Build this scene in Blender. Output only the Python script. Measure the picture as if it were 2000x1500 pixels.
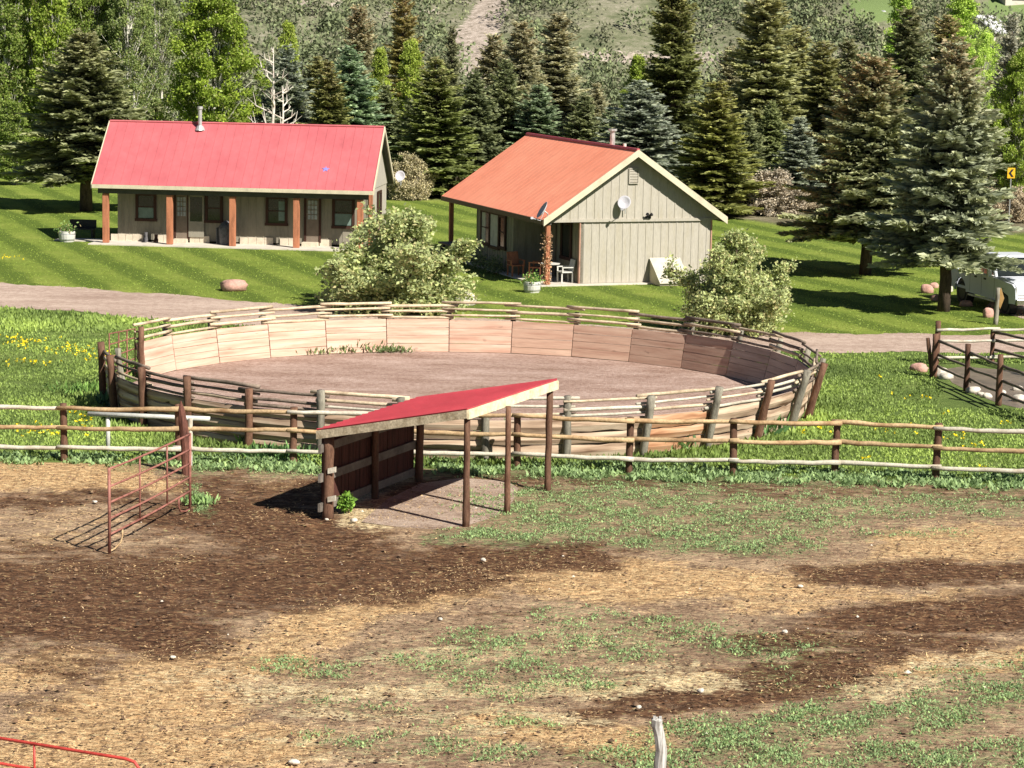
import bpy, math, random
import numpy as np
from math import radians as R_, sin, cos, pi
from mathutils import Vector, Matrix
random.seed(7)
RNG = np.random.default_rng(11)
for o in list(bpy.data.objects): bpy.data.objects.remove(o)
SC = bpy.context.scene
COL = SC.collection

# ------------------------------------------------------------ camera
FPX, PITCH, ROLL, CH = 4766.0, 0.1491, R_(1.04), 10.0
_f = Vector((0, cos(PITCH), -sin(PITCH))); _u0 = Vector((0, sin(PITCH), cos(PITCH))); _r0 = Vector((1, 0, 0))
CR = cos(ROLL)*_r0 + sin(ROLL)*_u0; CU = -sin(ROLL)*_r0 + cos(ROLL)*_u0
CC = Vector((0, 0, CH))
cam_d = bpy.data.cameras.new("camera"); cam = bpy.data.objects.new("camera", cam_d); COL.objects.link(cam)
cam_d.sensor_width = 36; cam_d.lens = FPX/2000*36; cam_d.clip_start = 0.5; cam_d.clip_end = 3000
cam.matrix_world = Matrix(((CR.x, CU.x, -_f.x, 0), (CR.y, CU.y, -_f.y, 0), (CR.z, CU.z, -_f.z, CH), (0, 0, 0, 1)))
SC.camera = cam
# ------------------------------------------------------------ world + sun
SUN_AZ, SUN_EL = R_(135), R_(42)           # azimuth clockwise from +Y
w = bpy.data.worlds.new("World"); SC.world = w; w.use_nodes = True
nt = w.node_tree; bg = nt.nodes["Background"]
sky = nt.nodes.new("ShaderNodeTexSky"); sky.sky_type = 'NISHITA'; sky.sun_disc = False
sky.sun_elevation = SUN_EL; sky.sun_rotation = SUN_AZ; sky.altitude = 2200
nt.links.new(sky.outputs[0], bg.inputs[0]); bg.inputs[1].default_value = 0.036
sd = bpy.data.lights.new("sun", 'SUN'); sd.energy = 5.0; sd.angle = R_(0.53); sd.color = (1, 0.945, 0.86)
so = bpy.data.objects.new("sun", sd); COL.objects.link(so)
sv = Vector((sin(SUN_AZ)*cos(SUN_EL), cos(SUN_AZ)*cos(SUN_EL), sin(SUN_EL)))
so.rotation_euler = sv.to_track_quat('Z', 'Y').to_euler(); so.location = (20, 0, 40)
SC.view_settings.view_transform = 'Standard'; SC.view_settings.look = 'None'
SC.view_settings.exposure = 0.86; SC.view_settings.gamma = 1.0
SC.render.engine = 'CYCLES'

# ------------------------------------------------------------ picture <-> ground helpers
def ray(u, v):
    return _f + CR*((u-1000)/FPX) - CU*((v-750)/FPX)
def G(u, v, z=0.0):
    d = ray(u, v); t = (z-CH)/d.z; return CC + d*t
def AT(u, v, Y):
    d = ray(u, v); return CC + d*(Y/d.y)
def PJ(x, y, z=0.0):
    x = np.asarray(x, float); y = np.asarray(y, float); zz = np.asarray(z, float)-CH
    dz = x*_f.x+y*_f.y+zz*_f.z
    return (1000+FPX*(x*CR.x+y*CR.y+zz*CR.z)/dz, 750-FPX*(x*CU.x+y*CU.y+zz*CU.z)/dz)

# ------------------------------------------------------------ materials
MATS = {}
def _n(nt, t, **k):
    n = nt.nodes.new(t)
    for a, b in k.items(): setattr(n, a, b)
    return n
def base(name):
    m = bpy.data.materials.new(name); m.use_nodes = True
    nt = m.node_tree; b = nt.nodes["Principled BSDF"]; MATS[name] = m
    return m, nt, b
def noise(nt, coord, scale, detail=4, rough=.6, stretch=None):
    n = _n(nt, "ShaderNodeTexNoise"); n.inputs['Scale'].default_value = scale
    n.inputs['Detail'].default_value = detail; n.inputs['Roughness'].default_value = rough
    if stretch:
        mp = _n(nt, "ShaderNodeMapping"); mp.inputs['Scale'].default_value = stretch
        nt.links.new(coord, mp.inputs[0]); nt.links.new(mp.outputs[0], n.inputs[0])
    else: nt.links.new(coord, n.inputs[0])
    return n.outputs[0]
def ramp(nt, fac, stops):
    r = _n(nt, "ShaderNodeValToRGB"); e = r.color_ramp.elements
    while len(e) < len(stops): e.new(0.5)
    for i, (p, c) in enumerate(stops): e[i].position = p; e[i].color = (*c, 1)
    nt.links.new(fac, r.inputs[0]); return r.outputs[0]
def mixc(nt, fac, a, b, mode='MIX'):
    m = _n(nt, "ShaderNodeMix", data_type='RGBA', blend_type=mode)
    for s, v in ((0, fac), (6, a), (7, b)):
        if isinstance(v, (int, float)): m.inputs[s].default_value = v
        elif isinstance(v, tuple): m.inputs[s].default_value = (*v, 1) if len(v) == 3 else v
        else: nt.links.new(v, m.inputs[s])
    return m.outputs[2]
def math_(nt, op, a, b=0.0, c=None, clamp=False):
    m = _n(nt, "ShaderNodeMath", operation=op); m.use_clamp = clamp
    for s, v in ((0, a), (1, b), (2, c)):
        if v is None: continue
        if isinstance(v, (int, float)): m.inputs[s].default_value = v
        else: nt.links.new(v, m.inputs[s])
    return m.outputs[0]
def bump(nt, b, h, strength, dist=.02):
    n = _n(nt, "ShaderNodeBump"); n.inputs['Strength'].default_value = strength; n.inputs['Distance'].default_value = dist
    nt.links.new(h, n.inputs['Height']); nt.links.new(n.outputs[0], b.inputs['Normal'])
def simple(name, c, rough=.8, var=.25, scale=3, fine=30, bmp=.3, stretch=None, metal=0, c2=None, spec=.3, bd=.01, rnd=0):
    """two-scale noise over a base colour (wear, grain, dirt)"""
    m, nt, b = base(name)
    co = _n(nt, "ShaderNodeTexCoord").outputs['Object']
    n1 = noise(nt, co, scale, 4, .6, stretch); n2 = noise(nt, co, fine, 3, .7, stretch)
    c2 = c2 or tuple(x*(1-var*1.6) for x in c); hi = tuple(min(1, x*(1+var*.7)) for x in c)
    a = ramp(nt, n1, [(.3, c2), (.52, c), (.75, hi)])
    g = ramp(nt, n2, [(.3, (1-var,)*3), (.7, (1+var*.5,)*3)])
    out = mixc(nt, 1.0, a, g, 'MULTIPLY')
    if rnd:
        oi = _n(nt, "ShaderNodeObjectInfo").outputs['Random']
        rr = ramp(nt, oi, [(0, (1-rnd,)*3), (1, (1+rnd,)*3)])
        out = mixc(nt, 1.0, out, rr, 'MULTIPLY')
    nt.links.new(out, b.inputs['Base Color'])
    b.inputs['Roughness'].default_value = rough; b.inputs['Metallic'].default_value = metal
    b.inputs['Specular IOR Level'].default_value = spec
    if bmp: bump(nt, b, n2, bmp, bd)
    return m
def leafmat(name, trans=.25, rough=.6, cone=(.52, .38, .22), spec=.25):
    """leaf colour = object colour x per-leaf tint; 'cone' marks cone-laden or dry tips"""
    m, nt, b = base(name)
    oi = _n(nt, "ShaderNodeObjectInfo")
    at = _n(nt, "ShaderNodeAttribute", attribute_name='tint').outputs['Fac']
    cn = _n(nt, "ShaderNodeAttribute", attribute_name='cone').outputs['Fac']
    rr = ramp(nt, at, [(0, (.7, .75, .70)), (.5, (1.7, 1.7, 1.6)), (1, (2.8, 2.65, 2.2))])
    c = mixc(nt, 1.0, oi.outputs['Color'], rr, 'MULTIPLY')
    f = math_(nt, 'MULTIPLY', cn, oi.outputs['Alpha'], clamp=True)
    c = mixc(nt, f, c, cone)
    nt.links.new(c, b.inputs['Base Color']); b.inputs['Roughness'].default_value = rough
    b.inputs['Specular IOR Level'].default_value = spec
    tr = _n(nt, "ShaderNodeBsdfTranslucent"); nt.links.new(c, tr.inputs[0])
    mx = _n(nt, "ShaderNodeMixShader"); mx.inputs[0].default_value = trans
    nt.links.new(b.outputs[0], mx.inputs[1]); nt.links.new(tr.outputs[0], mx.inputs[2])
    nt.links.new(mx.outputs[0], nt.nodes['Material Output'].inputs[0])
    return m
M = {}
def roofmat(name, c, c2, axis=0, period=.3):
    m, nt, b = base(name)
    co = _n(nt, "ShaderNodeTexCoord").outputs['Object']
    n1 = noise(nt, co, .5, 5, .65); n2 = noise(nt, co, 3.0, 4, .7, (1, .25, 1) if axis == 0 else (.25, 1, 1))
    a = ramp(nt, n1, [(.3, c2), (.55, c), (.8, tuple(min(1, x*1.12) for x in c))])
    g = ramp(nt, n2, [(.25, (.86,)*3), (.7, (1.05,)*3)])
    nt.links.new(mixc(nt, 1.0, a, g, 'MULTIPLY'), b.inputs['Base Color'])
    b.inputs['Roughness'].default_value = .5; b.inputs['Specular IOR Level'].default_value = .45
    bump(nt, b, n2, .08, .01)
    return m
M['roof_pink'] = roofmat('painted_steel_pink', (.47, .12, .13), (.42, .10, .112))
M['roof_orange'] = roofmat('painted_steel_orange', (.93, .34, .20), (.86, .29, .165), 1)
M['roof_red'] = roofmat('painted_steel_red', (.44, .055, .07), (.39, .047, .06))
M['ridge_cap'] = simple('ridge_cap', (.50, .09, .10), .5, .1)
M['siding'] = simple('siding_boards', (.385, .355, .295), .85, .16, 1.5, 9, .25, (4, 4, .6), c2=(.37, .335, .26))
M['siding_shade'] = simple('siding_boards_shade', (.255, .23, .175), .85, .14, 1.5, 9, .25, (4, 4, .6))  # same siding, darkened in colour for the walls in shade
M['trim'] = simple('cream_trim', (.56, .50, .36), .7, .12, 2, 20, .15)
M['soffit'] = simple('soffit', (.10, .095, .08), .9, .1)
M['redwood'] = simple('stained_post', (.42, .165, .085), .75, .25, 2, 25, .3, (3, 3, .5))
M['slab'] = simple('concrete', (.55, .50, .42), .9, .12, 2, 25, .2)
M['found'] = simple('painted_block', (.60, .52, .40), .85, .15, 3, 20, .2)
M['glass'] = simple('window_glass', (.018, .022, .02), .12, .2, 1, 4, 0, spec=.6)
M['frame'] = simple('window_frame', (.05, .02, .012), .7, .2)
M['curtain'] = simple('curtain', (.5, .47, .42), .9, .15, 4, 20, .2)
M['blind'] = simple('teal_blind', (.16, .22, .19), .6, .15, 4, 20, 0)
M['door'] = simple('door_paint', (.19, .15, .115), .6, .12)
M['pane'] = simple('door_pane', (.32, .36, .38), .2, .15, 3, 9, 0, spec=.6)
M['steel'] = simple('galvanized', (.55, .55, .53), .4, .2, 5, 30, .1, metal=.5)
M['dish'] = simple('dish_grey', (.50, .49, .52), .5, .1)
M['dark'] = simple('black_plastic', (.02, .02, .022), .5, .2)
M['cover'] = simple('grey_cover', (.13, .125, .13), .8, .3, 6, 30, .4)
M['white'] = simple('white_paint', (.55, .54, .49), .6, .12)
M['star'] = simple('blue_star', (.22, .20, .50), .5, .15)
M['pole_brown'] = simple('treated_post', (.145, .076, .046), .85, .45, 3, 22, .5, (3, 3, .6), c2=(.07, .028, .015), rnd=.25)
M['pole_grey'] = simple('weathered_post', (.24, .22, .17), .9, .4, 3, 22, .5, (3, 3, .5), c2=(.10, .085, .07), rnd=.2)
M['rail_pale'] = simple('peeled_rail', (.50, .46, .37), .85, .3, 2, 18, .4, c2=(.36, .30, .22), rnd=.12)
M['rail_tan'] = simple('tan_rail', (.44, .31, .17), .85, .35, 2, 18, .4, c2=(.26, .15, .07), rnd=.2)
M['rail_pen'] = simple('pen_rail', (.56, .45, .31), .85, .3, 1.6, 16, .4, c2=(.30, .22, .14), rnd=.15)
M['rail_dark'] = simple('dark_rail', (.22, .17, .13), .9, .4, 1.6, 16, .4, c2=(.09, .07, .05), rnd=.2)
def plank(name, a, bcol, c, knots=.4):
    m, nt, b = base(name)
    co = _n(nt, "ShaderNodeTexCoord").outputs['Object']
    uv = _n(nt, "ShaderNodeAttribute", attribute_name='grain').outputs['Vector']
    n1 = noise(nt, uv, 1.2, 3, .5, (.5, 6, 1)); n2 = noise(nt, uv, 4, 4, .7, (.6, 9, 1)); n3 = noise(nt, uv, 2.3, 2, .5, (1, 2.2, 1))
    x = ramp(nt, n1, [(.28, a), (.5, bcol), (.72, c)])
    g = ramp(nt, n2, [(.3, (.86,)*3), (.7, (1.08,)*3)])
    x = mixc(nt, 1.0, x, g, 'MULTIPLY')
    k = ramp(nt, n3, [(.68, (0, 0, 0)), (.74, (1, 1, 1))])
    x = mixc(nt, math_(nt, 'MULTIPLY', k, knots), x, tuple(v*.35 for v in a))
    nt.links.new(x, b.inputs['Base Color']); b.inputs['Roughness'].default_value = .8
    b.inputs['Specular IOR Level'].default_value = .2
    bump(nt, b, n2, .3, .01)
    return m
M['plank_fresh'] = plank('fresh_planks', (.42, .245, .175), (.54, .365, .27), (.62, .46, .36))
M['plank_half_shade'] = plank('half_shade_planks', (.38, .22, .155), (.48, .31, .225), (.55, .38, .28))  # fresh planks dimmed in colour for the partly lit arc
M['plank_shade'] = plank('shade_planks', (.33, .235, .185), (.45, .34, .27), (.53, .42, .34))  # plank copy for the unlit arc, shade painted into the tone
M['plank_out'] = plank('slab_boards', (.13, .07, .04), (.46, .33, .23), (.64, .52, .38), .95)
M['plank_orange'] = plank('orange_slab', (.24, .09, .04), (.48, .27, .15), (.58, .44, .31), .9)
M['boards_red'] = simple('dark_red_boards', (.075, .026, .018), .9, .35, 3, 20, .4, (5, 5, .4))
M['rail_shed'] = simple('shed_rail', (.17, .145, .12), .9, .25, 2, 15, .3)
M['fascia'] = simple('lichen_board', (.38, .32, .22), .9, .45, 5, 24, .5, c2=(.22, .17, .10))
M['fascia_lit'] = simple('lit_board', (.70, .62, .42), .9, .25, 5, 24, .4, c2=(.5, .42, .26))  # bright fascia copy for the sunlit edge, light put into the colour
M['rust'] = simple('rusty_tube', (.30, .125, .095), .6, .3, 6, 30, .3, c2=(.17, .06, .04))
M['redpaint'] = simple('red_tube', (.50, .06, .045), .5, .25, 6, 30, .1, c2=(.33, .04, .03))
M['whitepipe'] = simple('white_pipe', (.52, .52, .47), .6, .2)
M['bark'] = simple('bark', (.10, .07, .05), .95, .4, 4, 20, .6, (3, 3, .7), rnd=.15)
M['aspen_bark'] = simple('aspen_bark', (.62, .60, .50), .85, .35, 2.5, 14, .3, c2=(.16, .14, .11))
M['dead_bark'] = simple('pale_bark', (.66, .60, .52), .85, .3, 2.5, 14, .3, c2=(.40, .30, .24))
M['needles'] = leafmat('needles', .28, .6)
M['leaf'] = leafmat('leaf', .35, .5)
M['silverleaf'] = leafmat('silver_leaf', .35, .5, (.60, .54, .27))
M['dryleaf'] = leafmat('dry_twigs', .2, .8, (.27, .21, .15))
M['grassblade'] = leafmat('grass_blade', .3, .6, (.62, .42, .02))
M['rock_pink'] = simple('pink_sandstone', (.52, .30, .24), .9, .22, 3, 15, .5, bd=.03)
M['rock_pale'] = simple('pale_rock', (.60, .55, .46), .9, .25, 3, 15, .5, bd=.03)
M['soil'] = simple('potting_soil', (.05, .035, .025), .95, .3)
M['carpaint'] = simple('white_car_paint', (.52, .54, .58), .45, .04, 1, 5, 0, spec=.5)
M['chrome'] = simple('chrome', (.6, .6, .6), .2, .1, 3, 9, 0, metal=1)
M['tyre'] = simple('tyre', (.02, .02, .02), .85, .2)
M['lamp'] = simple('headlight', (.7, .7, .68), .15, .05, 3, 9, 0, spec=.8)
M['yellow'] = simple('sign_yellow', (.75, .42, .02), .5, .1)
M['stonewall'] = simple('far_wall', (.55, .50, .42), .9, .15)
M['greyroof'] = simple('far_roof', (.5, .5, .5), .7, .15)

# ------------------------------------------------------------ mesh builder
def link(me, name, mats, parent=None, color=None):
    o = bpy.data.objects.new(name, me); COL.objects.link(o)
    for m in mats: me.materials.append(m)
    if parent: o.parent = parent
    if color: o.color = color
    return o
def tag(o, label=None, cat=None, group=None, kind=None):
    if label: o['label'] = label
    if cat: o['category'] = cat
    if group: o['group'] = group
    if kind: o['kind'] = kind
    return o
def thing(name, label, cat, loc=(0, 0, 0), rz=0, group=None):
    o = bpy.data.objects.new(name, None); COL.objects.link(o); o.location = loc; o.rotation_euler = (0, 0, rz)
    o.empty_display_size = .3
    return tag(o, label, cat, group)
class MB:
    def __init__(s): s.v = []; s.f = []; s.m = []; s.g = []
    def add(s, vs, fs, mi=0, grain=None):
        b = len(s.v); s.v += [tuple(x) for x in vs]; s.f += [tuple(i+b for i in f) for f in fs]; s.m += [mi]*len(fs)
        s.g += grain if grain else [(v[0]*1.0+v[1]*.7, v[2]*1.0, 0) for v in vs]
        return s
    def box(s, a, b, mi=0):
        (x0, y0, z0), (x1, y1, z1) = a, b
        x0, x1 = min(x0, x1), max(x0, x1); y0, y1 = min(y0, y1), max(y0, y1); z0, z1 = min(z0, z1), max(z0, z1)
        return s.add([(x0, y0, z0), (x1, y0, z0), (x1, y1, z0), (x0, y1, z0), (x0, y0, z1), (x1, y0, z1), (x1, y1, z1), (x0, y1, z1)],
                     [(0, 3, 2, 1), (4, 5, 6, 7), (0, 1, 5, 4), (1, 2, 6, 5), (2, 3, 7, 6), (3, 0, 4, 7)], mi)
    def hexa(s, p, mi=0):          # 8 corners: 4 bottom, 4 top
        return s.add(p, [(0, 3, 2, 1), (4, 5, 6, 7), (0, 1, 5, 4), (1, 2, 6, 5), (2, 3, 7, 6), (3, 0, 4, 7)], mi)
    def tube(s, pts, rad, n=7, mi=0, cap=True, jit=0):
        pts = [Vector(p) for p in pts]
        if not hasattr(rad, '__len__'): rad = [rad]*len(pts)
        vs = []; prev = None
        for i, p in enumerate(pts):
            d = (pts[min(i+1, len(pts)-1)]-pts[max(i-1, 0)]).normalized()
            a = Vector((0, 0, 1)) if abs(d.z) < .9 else Vector((1, 0, 0))
            if prev is None: x = d.cross(a).normalized()
            else: x = (prev-d*prev.dot(d)).normalized()
            prev = x; y = d.cross(x)
            for k in range(n):
                t = 2*pi*k/n; r = rad[i]*(1+random.uniform(-jit, jit))
                vs.append(p+(x*cos(t)+y*sin(t))*r)
        fs = []
        for i in range(len(pts)-1):
            for k in range(n):
                fs.append((i*n+k, i*n+(k+1) % n, (i+1)*n+(k+1) % n, (i+1)*n+k))
        if cap: fs.append(tuple(range(n))[::-1]); fs.append(tuple(range((len(pts)-1)*n, len(pts)*n)))
        return s.add(vs, fs, mi)
    def pole(s, a, b, r0, r1=None, n=8, mi=0, wob=.0, seg=5, jit=.06):
        a = Vector(a); b = Vector(b); r1 = r0 if r1 is None else r1; L = (b-a).length
        pts = []; rr = []
        for i in range(seg+1):
            t = i/seg; q = a.lerp(b, t)
            if 0 < i < seg: q = q+Vector((random.uniform(-1, 1), random.uniform(-1, 1), random.uniform(-1, 1)))*wob
            pts.append(q); rr.append((r0*(1-t)+r1*t)*(1+random.uniform(-.07, .07)))
        return s.tube(pts, rr, n, mi, jit=jit)
    def lathe(s, prof, c=(0, 0, 0), n=16, mi=0):
        vs = []; k = len(prof)
        for i in range(n):
            t = 2*pi*i/n
            for r, z in prof: vs.append((c[0]+r*cos(t), c[1]+r*sin(t), c[2]+z))
        fs = [(i*k+j, ((i+1) % n)*k+j, ((i+1) % n)*k+j+1, i*k+j+1) for i in range(n) for j in range(k-1)]
        return s.add(vs, fs, mi)
    def build(s, name, mats, parent=None, smooth=False, bevel=0, color=None):
        me = bpy.data.meshes.new(name); me.from_pydata(s.v, [], s.f); me.update()
        if not isinstance(mats, (list, tuple)): mats = [mats]
        o = link(me, name, mats, parent, color)
        me.polygons.foreach_set('material_index', s.m)
        at = me.attributes.new('grain', 'FLOAT_VECTOR', 'POINT'); at.data.foreach_set('vector', np.array(s.g, dtype=np.float32).ravel())
        if smooth: me.polygons.foreach_set('use_smooth', [True]*len(me.polygons))
        if bevel:
            bv = o.modifiers.new('bevel', 'BEVEL'); bv.width = bevel; bv.segments = 2; bv.limit_method = 'ANGLE'
        return o
def npmesh(name, V, Q, attrs=None, smooth=False):
    """V (n,3), Q (m,4) or (m,3)"""
    me = bpy.data.meshes.new(name); k = Q.shape[1]
    me.vertices.add(len(V)); me.vertices.foreach_set('co', V.astype(np.float32).ravel())
    me.loops.add(Q.size); me.loops.foreach_set('vertex_index', Q.astype(np.int32).ravel())
    me.polygons.add(len(Q)); me.polygons.foreach_set('loop_start', (np.arange(len(Q))*k).astype(np.int32))
    me.polygons.foreach_set('loop_total', np.full(len(Q), k, np.int32))
    for a, d in (attrs or {}).items():
        d = np.asarray(d, np.float32)
        if d.ndim == 2:
            at = me.attributes.new(a, 'FLOAT_COLOR', 'POINT'); at.data.foreach_set('color', d.ravel())
        else:
            at = me.attributes.new(a, 'FLOAT', 'POINT'); at.data.foreach_set('value', d)
    me.update(calc_edges=True); me.validate()
    if smooth: me.polygons.foreach_set('use_smooth', np.ones(len(Q), bool))
    return me
def norm(a): return a/np.maximum(np.linalg.norm(a, axis=1, keepdims=True), 1e-9)
def kites(P, A, B, L, W, tint, cone=None, bend=0):
    """leaf-like quads: base P, along A length L, across B width W"""
    n = len(P); L = L[:, None]; W = W[:, None]
    up = np.array([0, 0, 1.0])
    v = np.stack([P, P+A*L*.45+B*W*.5, P+A*L-up*bend*L, P+A*L*.45-B*W*.5], 1).reshape(-1, 3)
    q = np.arange(n*4).reshape(n, 4)
    return v, q, {'tint': np.repeat(tint, 4), 'cone': np.repeat(cone if cone is not None else np.zeros(n), 4)}

# ------------------------------------------------------------ foliage prototypes
def conifer(seed, H=10., Rm=2.2, clear=.10, whorl=.24, per=8, droop=.25, power=.85, dens=1.0, ragged=.25):
    r = np.random.default_rng(seed); P = []; A = []; B = []; L = []; W = []; T = []; C = []
    tr = MB(); pts = []; rr = []
    for i in range(9):
        t = i/8; pts.append((r.normal(0, .02)*H/10, r.normal(0, .02)*H/10, t*H*.985-.15*(i == 0))); rr.append(max(.02, .022*H*(1-t)**.9+.01))
    tr.tube(pts, rr, 8)
    z = clear*H
    while z < H*.99:
        f = (z/H-clear)/(1-clear)
        Rz = Rm*((1-f)**power)*(1 if f > .08 else .82+f*2)
        nb = max(4, int(per*(1-.4*f)))
        a0 = r.uniform(0, 2*pi)
        for k in range(nb):
            az = a0+2*pi*k/nb+r.normal(0, .22); bl = max(.12, Rz*(1+r.normal(0, ragged)*.6))
            if r.random() < .06: bl *= .55
            bl = min(bl, Rz*1.28+.1)
            elev = -.02+.95*f**1.2+r.normal(0, .10)
            d = np.array([cos(az), sin(az)]); zz = z+r.uniform(-.9, .9)*whorl
            nt_ = max(4, int(bl/.062*dens))
            ts = np.sort(r.uniform(.12, 1, nt_)); ts[-1] = 1
            sag = -droop*bl*ts*(1-ts*.75)*1.3 + ts*bl*math.tan(elev)*.8
            bp = np.stack([d[0]*bl*ts, d[1]*bl*ts, zz+sag], 1)
            if bl > .7:
                q = [(0, 0, zz)]+[tuple(bp[i]) for i in (nt_//3, 2*nt_//3, nt_-1)]
                tr.tube(q, [.035*bl**.5, .025, .015, .006], 4, cap=False)
            side = np.array([-d[1], d[0], 0.])
            fwd = np.array([d[0], d[1], 0.])
            for sgn in (-1, 1, 0):
                sp = r.uniform(.5, 1.1, nt_)[:, None]
                dirv = fwd[None]*(1.0 if sgn == 0 else .75)*np.ones((nt_, 1))+side[None]*sgn*sp
                dirv[:, 2] += r.uniform(-.1, .75, nt_) if sgn else r.uniform(.1, .9, nt_)
                dirv = norm(dirv)
                ln = (bl*(.34*(1-ts)**.8)+.20)*r.uniform(.7, 1.25, nt_)*(H/10)**.3
                if sgn == 0: ln = np.minimum(ln, .34)
                rv = r.normal(0, 1, (nt_, 3))*.95
                bb = norm(np.cross(dirv, np.array([0, 0, 1.])+rv))
                cl = .5+.5*math.sin(az*3+z*2.1+seed)
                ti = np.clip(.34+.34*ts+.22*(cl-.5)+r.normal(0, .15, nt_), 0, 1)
                P.append(bp); A.append(dirv); B.append(bb); L.append(ln); W.append(ln*.24+.055); T.append(ti)
                C.append(np.full(nt_, max(0, (f-.55)/.3))*(r.random(nt_) < .65)*r.uniform(.4, 1, nt_))
        z += whorl*(1-.45*f)*r.uniform(.8, 1.2)
    P, A, B = np.concatenate(P), np.concatenate(A), np.concatenate(B)
    L, W, T, C = map(np.concatenate, (L, W, T, C))
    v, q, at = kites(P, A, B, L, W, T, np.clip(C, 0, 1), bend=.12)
    return npmesh('crown', v, q, at), tr
def meshonly(mb, name, mats):
    me = bpy.data.meshes.new(name); me.from_pydata(mb.v, [], mb.f); me.update()
    for m in mats: me.materials.append(m)
    me.polygons.foreach_set('use_smooth', [True]*len(me.polygons))
    return me
def broadleaf(seed, H=12., Rm=2.0, clear=.15, nclus=170, per=120, leaf=.13, clus=.42, shape='oval', lean=0., stems=1, spread=.15):
    r = np.random.default_rng(seed); tr = MB(); cents = []
    tops = []
    for s in range(stems):
        a = r.uniform(0, 2*pi); off = np.array([cos(a), sin(a)])*(spread*Rm*(s > 0)); px = off*.15
        pts = []; rr = []
        for i in range(8):
            t = i/7; px = px+off/7*1.4+r.normal(0, .05, 2)*H/12+np.array([lean/7, 0])
            pts.append((px[0], px[1], t*H*.95-.1*(i == 0))); rr.append(max(.015, .016*H*(1-t)**.8/(stems**.4)+.012))
        tr.tube(pts, rr, 7); tops.append(pts)
    n = 0
    while n < nclus:
        zf = r.uniform(0, 1)**.85
        if shape == 'oval': pr = (math.sin(pi*min(1, zf*.93+.07))**.55)
        elif shape == 'column': pr = min(1, (zf+.08)*5)*((1-zf)**.45)
        else: pr = (1-zf*.45)*(1 if zf < .8 else (1-zf)*4+.2)*min(1, .6+zf*3)
        z = H*(clear+(1-clear)*zf); a = r.uniform(0, 2*pi); rad = Rm*pr*math.sqrt(r.uniform(.08, 1))
        lump = 1+.22*math.sin(a*3+z*1.1+seed)+.15*math.sin(a*5-z*2.3)
        pts = tops[r.integers(len(tops))]
        i = min(7, max(0, int(zf*6*.9+clear*6))); bx, by, bz = pts[i]
        if r.random() < .12: n += 1; continue      # gap
        c = np.array([bx*.6+cos(a)*rad*lump, by*.6+sin(a)*rad*lump, z]); cents.append(c); n += 1
        if r.random() < .6:
            m_ = (np.array([bx, by, bz])+c)/2+np.array([0, 0, -.15])
            tr.tube([(bx, by, min(bz, c[2]-.2)), tuple(m_), tuple(c)], [.035, .022, .008], 4, cap=False)
    C = np.array(cents); k = len(C)
    idx = np.repeat(np.arange(k), per); N = len(idx)
    cr = clus*r.uniform(.55, 1.3, k)[idx]
    off = norm(r.normal(0, 1, (N, 3)))*(r.uniform(0, 1, N)**.45)[:, None]*cr[:, None]*np.array([1, 1, .8])
    P = C[idx]+off
    A = norm(r.normal(0, 1, (N, 3))+np.array([0, 0, -.2])+norm(off)*.6); B = norm(np.cross(A, r.normal(0, 1, (N, 3))))
    L = leaf*r.uniform(.6, 1.35, N); ct = r.normal(0, .13, k)[idx]
    T = np.clip(.48+ct+r.normal(0, .14, N), 0, 1)
    v, q, at = kites(P, A, B, L, L*.8, T, (r.random(N) < .12).astype(float))
    return npmesh('crown', v, q, at), tr
def spreading(seed, H, Rm, stems=9, per=26, leaf=.11):
    r = np.random.default_rng(seed); tr = MB(); P = []; ct = []
    for s_ in range(stems):
        a = 2*pi*s_/stems+r.normal(0, .35); out = Rm*r.uniform(.35, 1.05) if s_ % 3 else Rm*.2; top = H*(r.uniform(.55, 1.0) if s_ % 3 else 1.0)*(1-.25*out/Rm)
        p0 = np.array([cos(a)*.12, sin(a)*.12, -.05]); p3 = np.array([cos(a)*out, sin(a)*out, top]); p1 = p0+np.array([cos(a)*out*.25, sin(a)*out*.25, top*.45])
        pts = [p0]; 
        for t in np.linspace(.15, 1, 7): pts.append((1-t)**2*p0+2*t*(1-t)*p1+t*t*p3+r.normal(0, .05, 3))
        tr.tube([tuple(p) for p in pts], [.06*(1-i/8)+.008 for i in range(len(pts))], 6)
        for i in range(1, len(pts)):
            for _ in range(r.integers(6, 10) if i > 3 else 12):
                d = r.normal(0, 1, 3); d[2] = d[2]*.5+.25-(.75 if i < 4 else 0); d /= np.linalg.norm(d); L = Rm*r.uniform(.12, .44)*(1.3-.10*i)
                q = np.array(pts[i])*r.uniform(.88, 1)+d*L
                if i <= 3 and r.random() < .75: b_ = a+r.normal(0, .5); rr_ = Rm*r.uniform(.3, .8); q = np.array([cos(b_)*rr_, sin(b_)*rr_, H*r.uniform(.04, .42)])
                q[2] = max(.12, q[2]); tr.tube([tuple(pts[i]), tuple((np.array(pts[i])+q)/2+np.array([0, 0, .04])), tuple(q)], [.018, .012, .004], 4, cap=False)
                for t in np.linspace(.3, 1.08, 9 if i > 3 else 13): P.append(np.array(pts[i])*(1-t)+q*t); ct.append(r.normal(0, .1))
    C = np.array(P); k = len(C); m = max(3, per//5); idx = np.repeat(np.arange(k), m); N = len(idx)
    Pn = C[idx]+r.normal(0, .075, (N, 3)); Pn[:, 2] = np.maximum(.03, Pn[:, 2])
    A = norm(r.normal(0, 1, (N, 3))+np.array([0, 0, .35])); B = norm(np.cross(A, r.normal(0, 1, (N, 3))))
    L = leaf*r.uniform(.55, 1.4, N); T = np.clip(.5+np.array(ct)[idx]+r.normal(0, .17, N), 0, 1)
    v, q, at = kites(Pn, A, B, L, L*.62, T, (r.random(N) < .16).astype(float))
    return npmesh('crown', v, q, at), tr
print('protos...')
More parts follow.
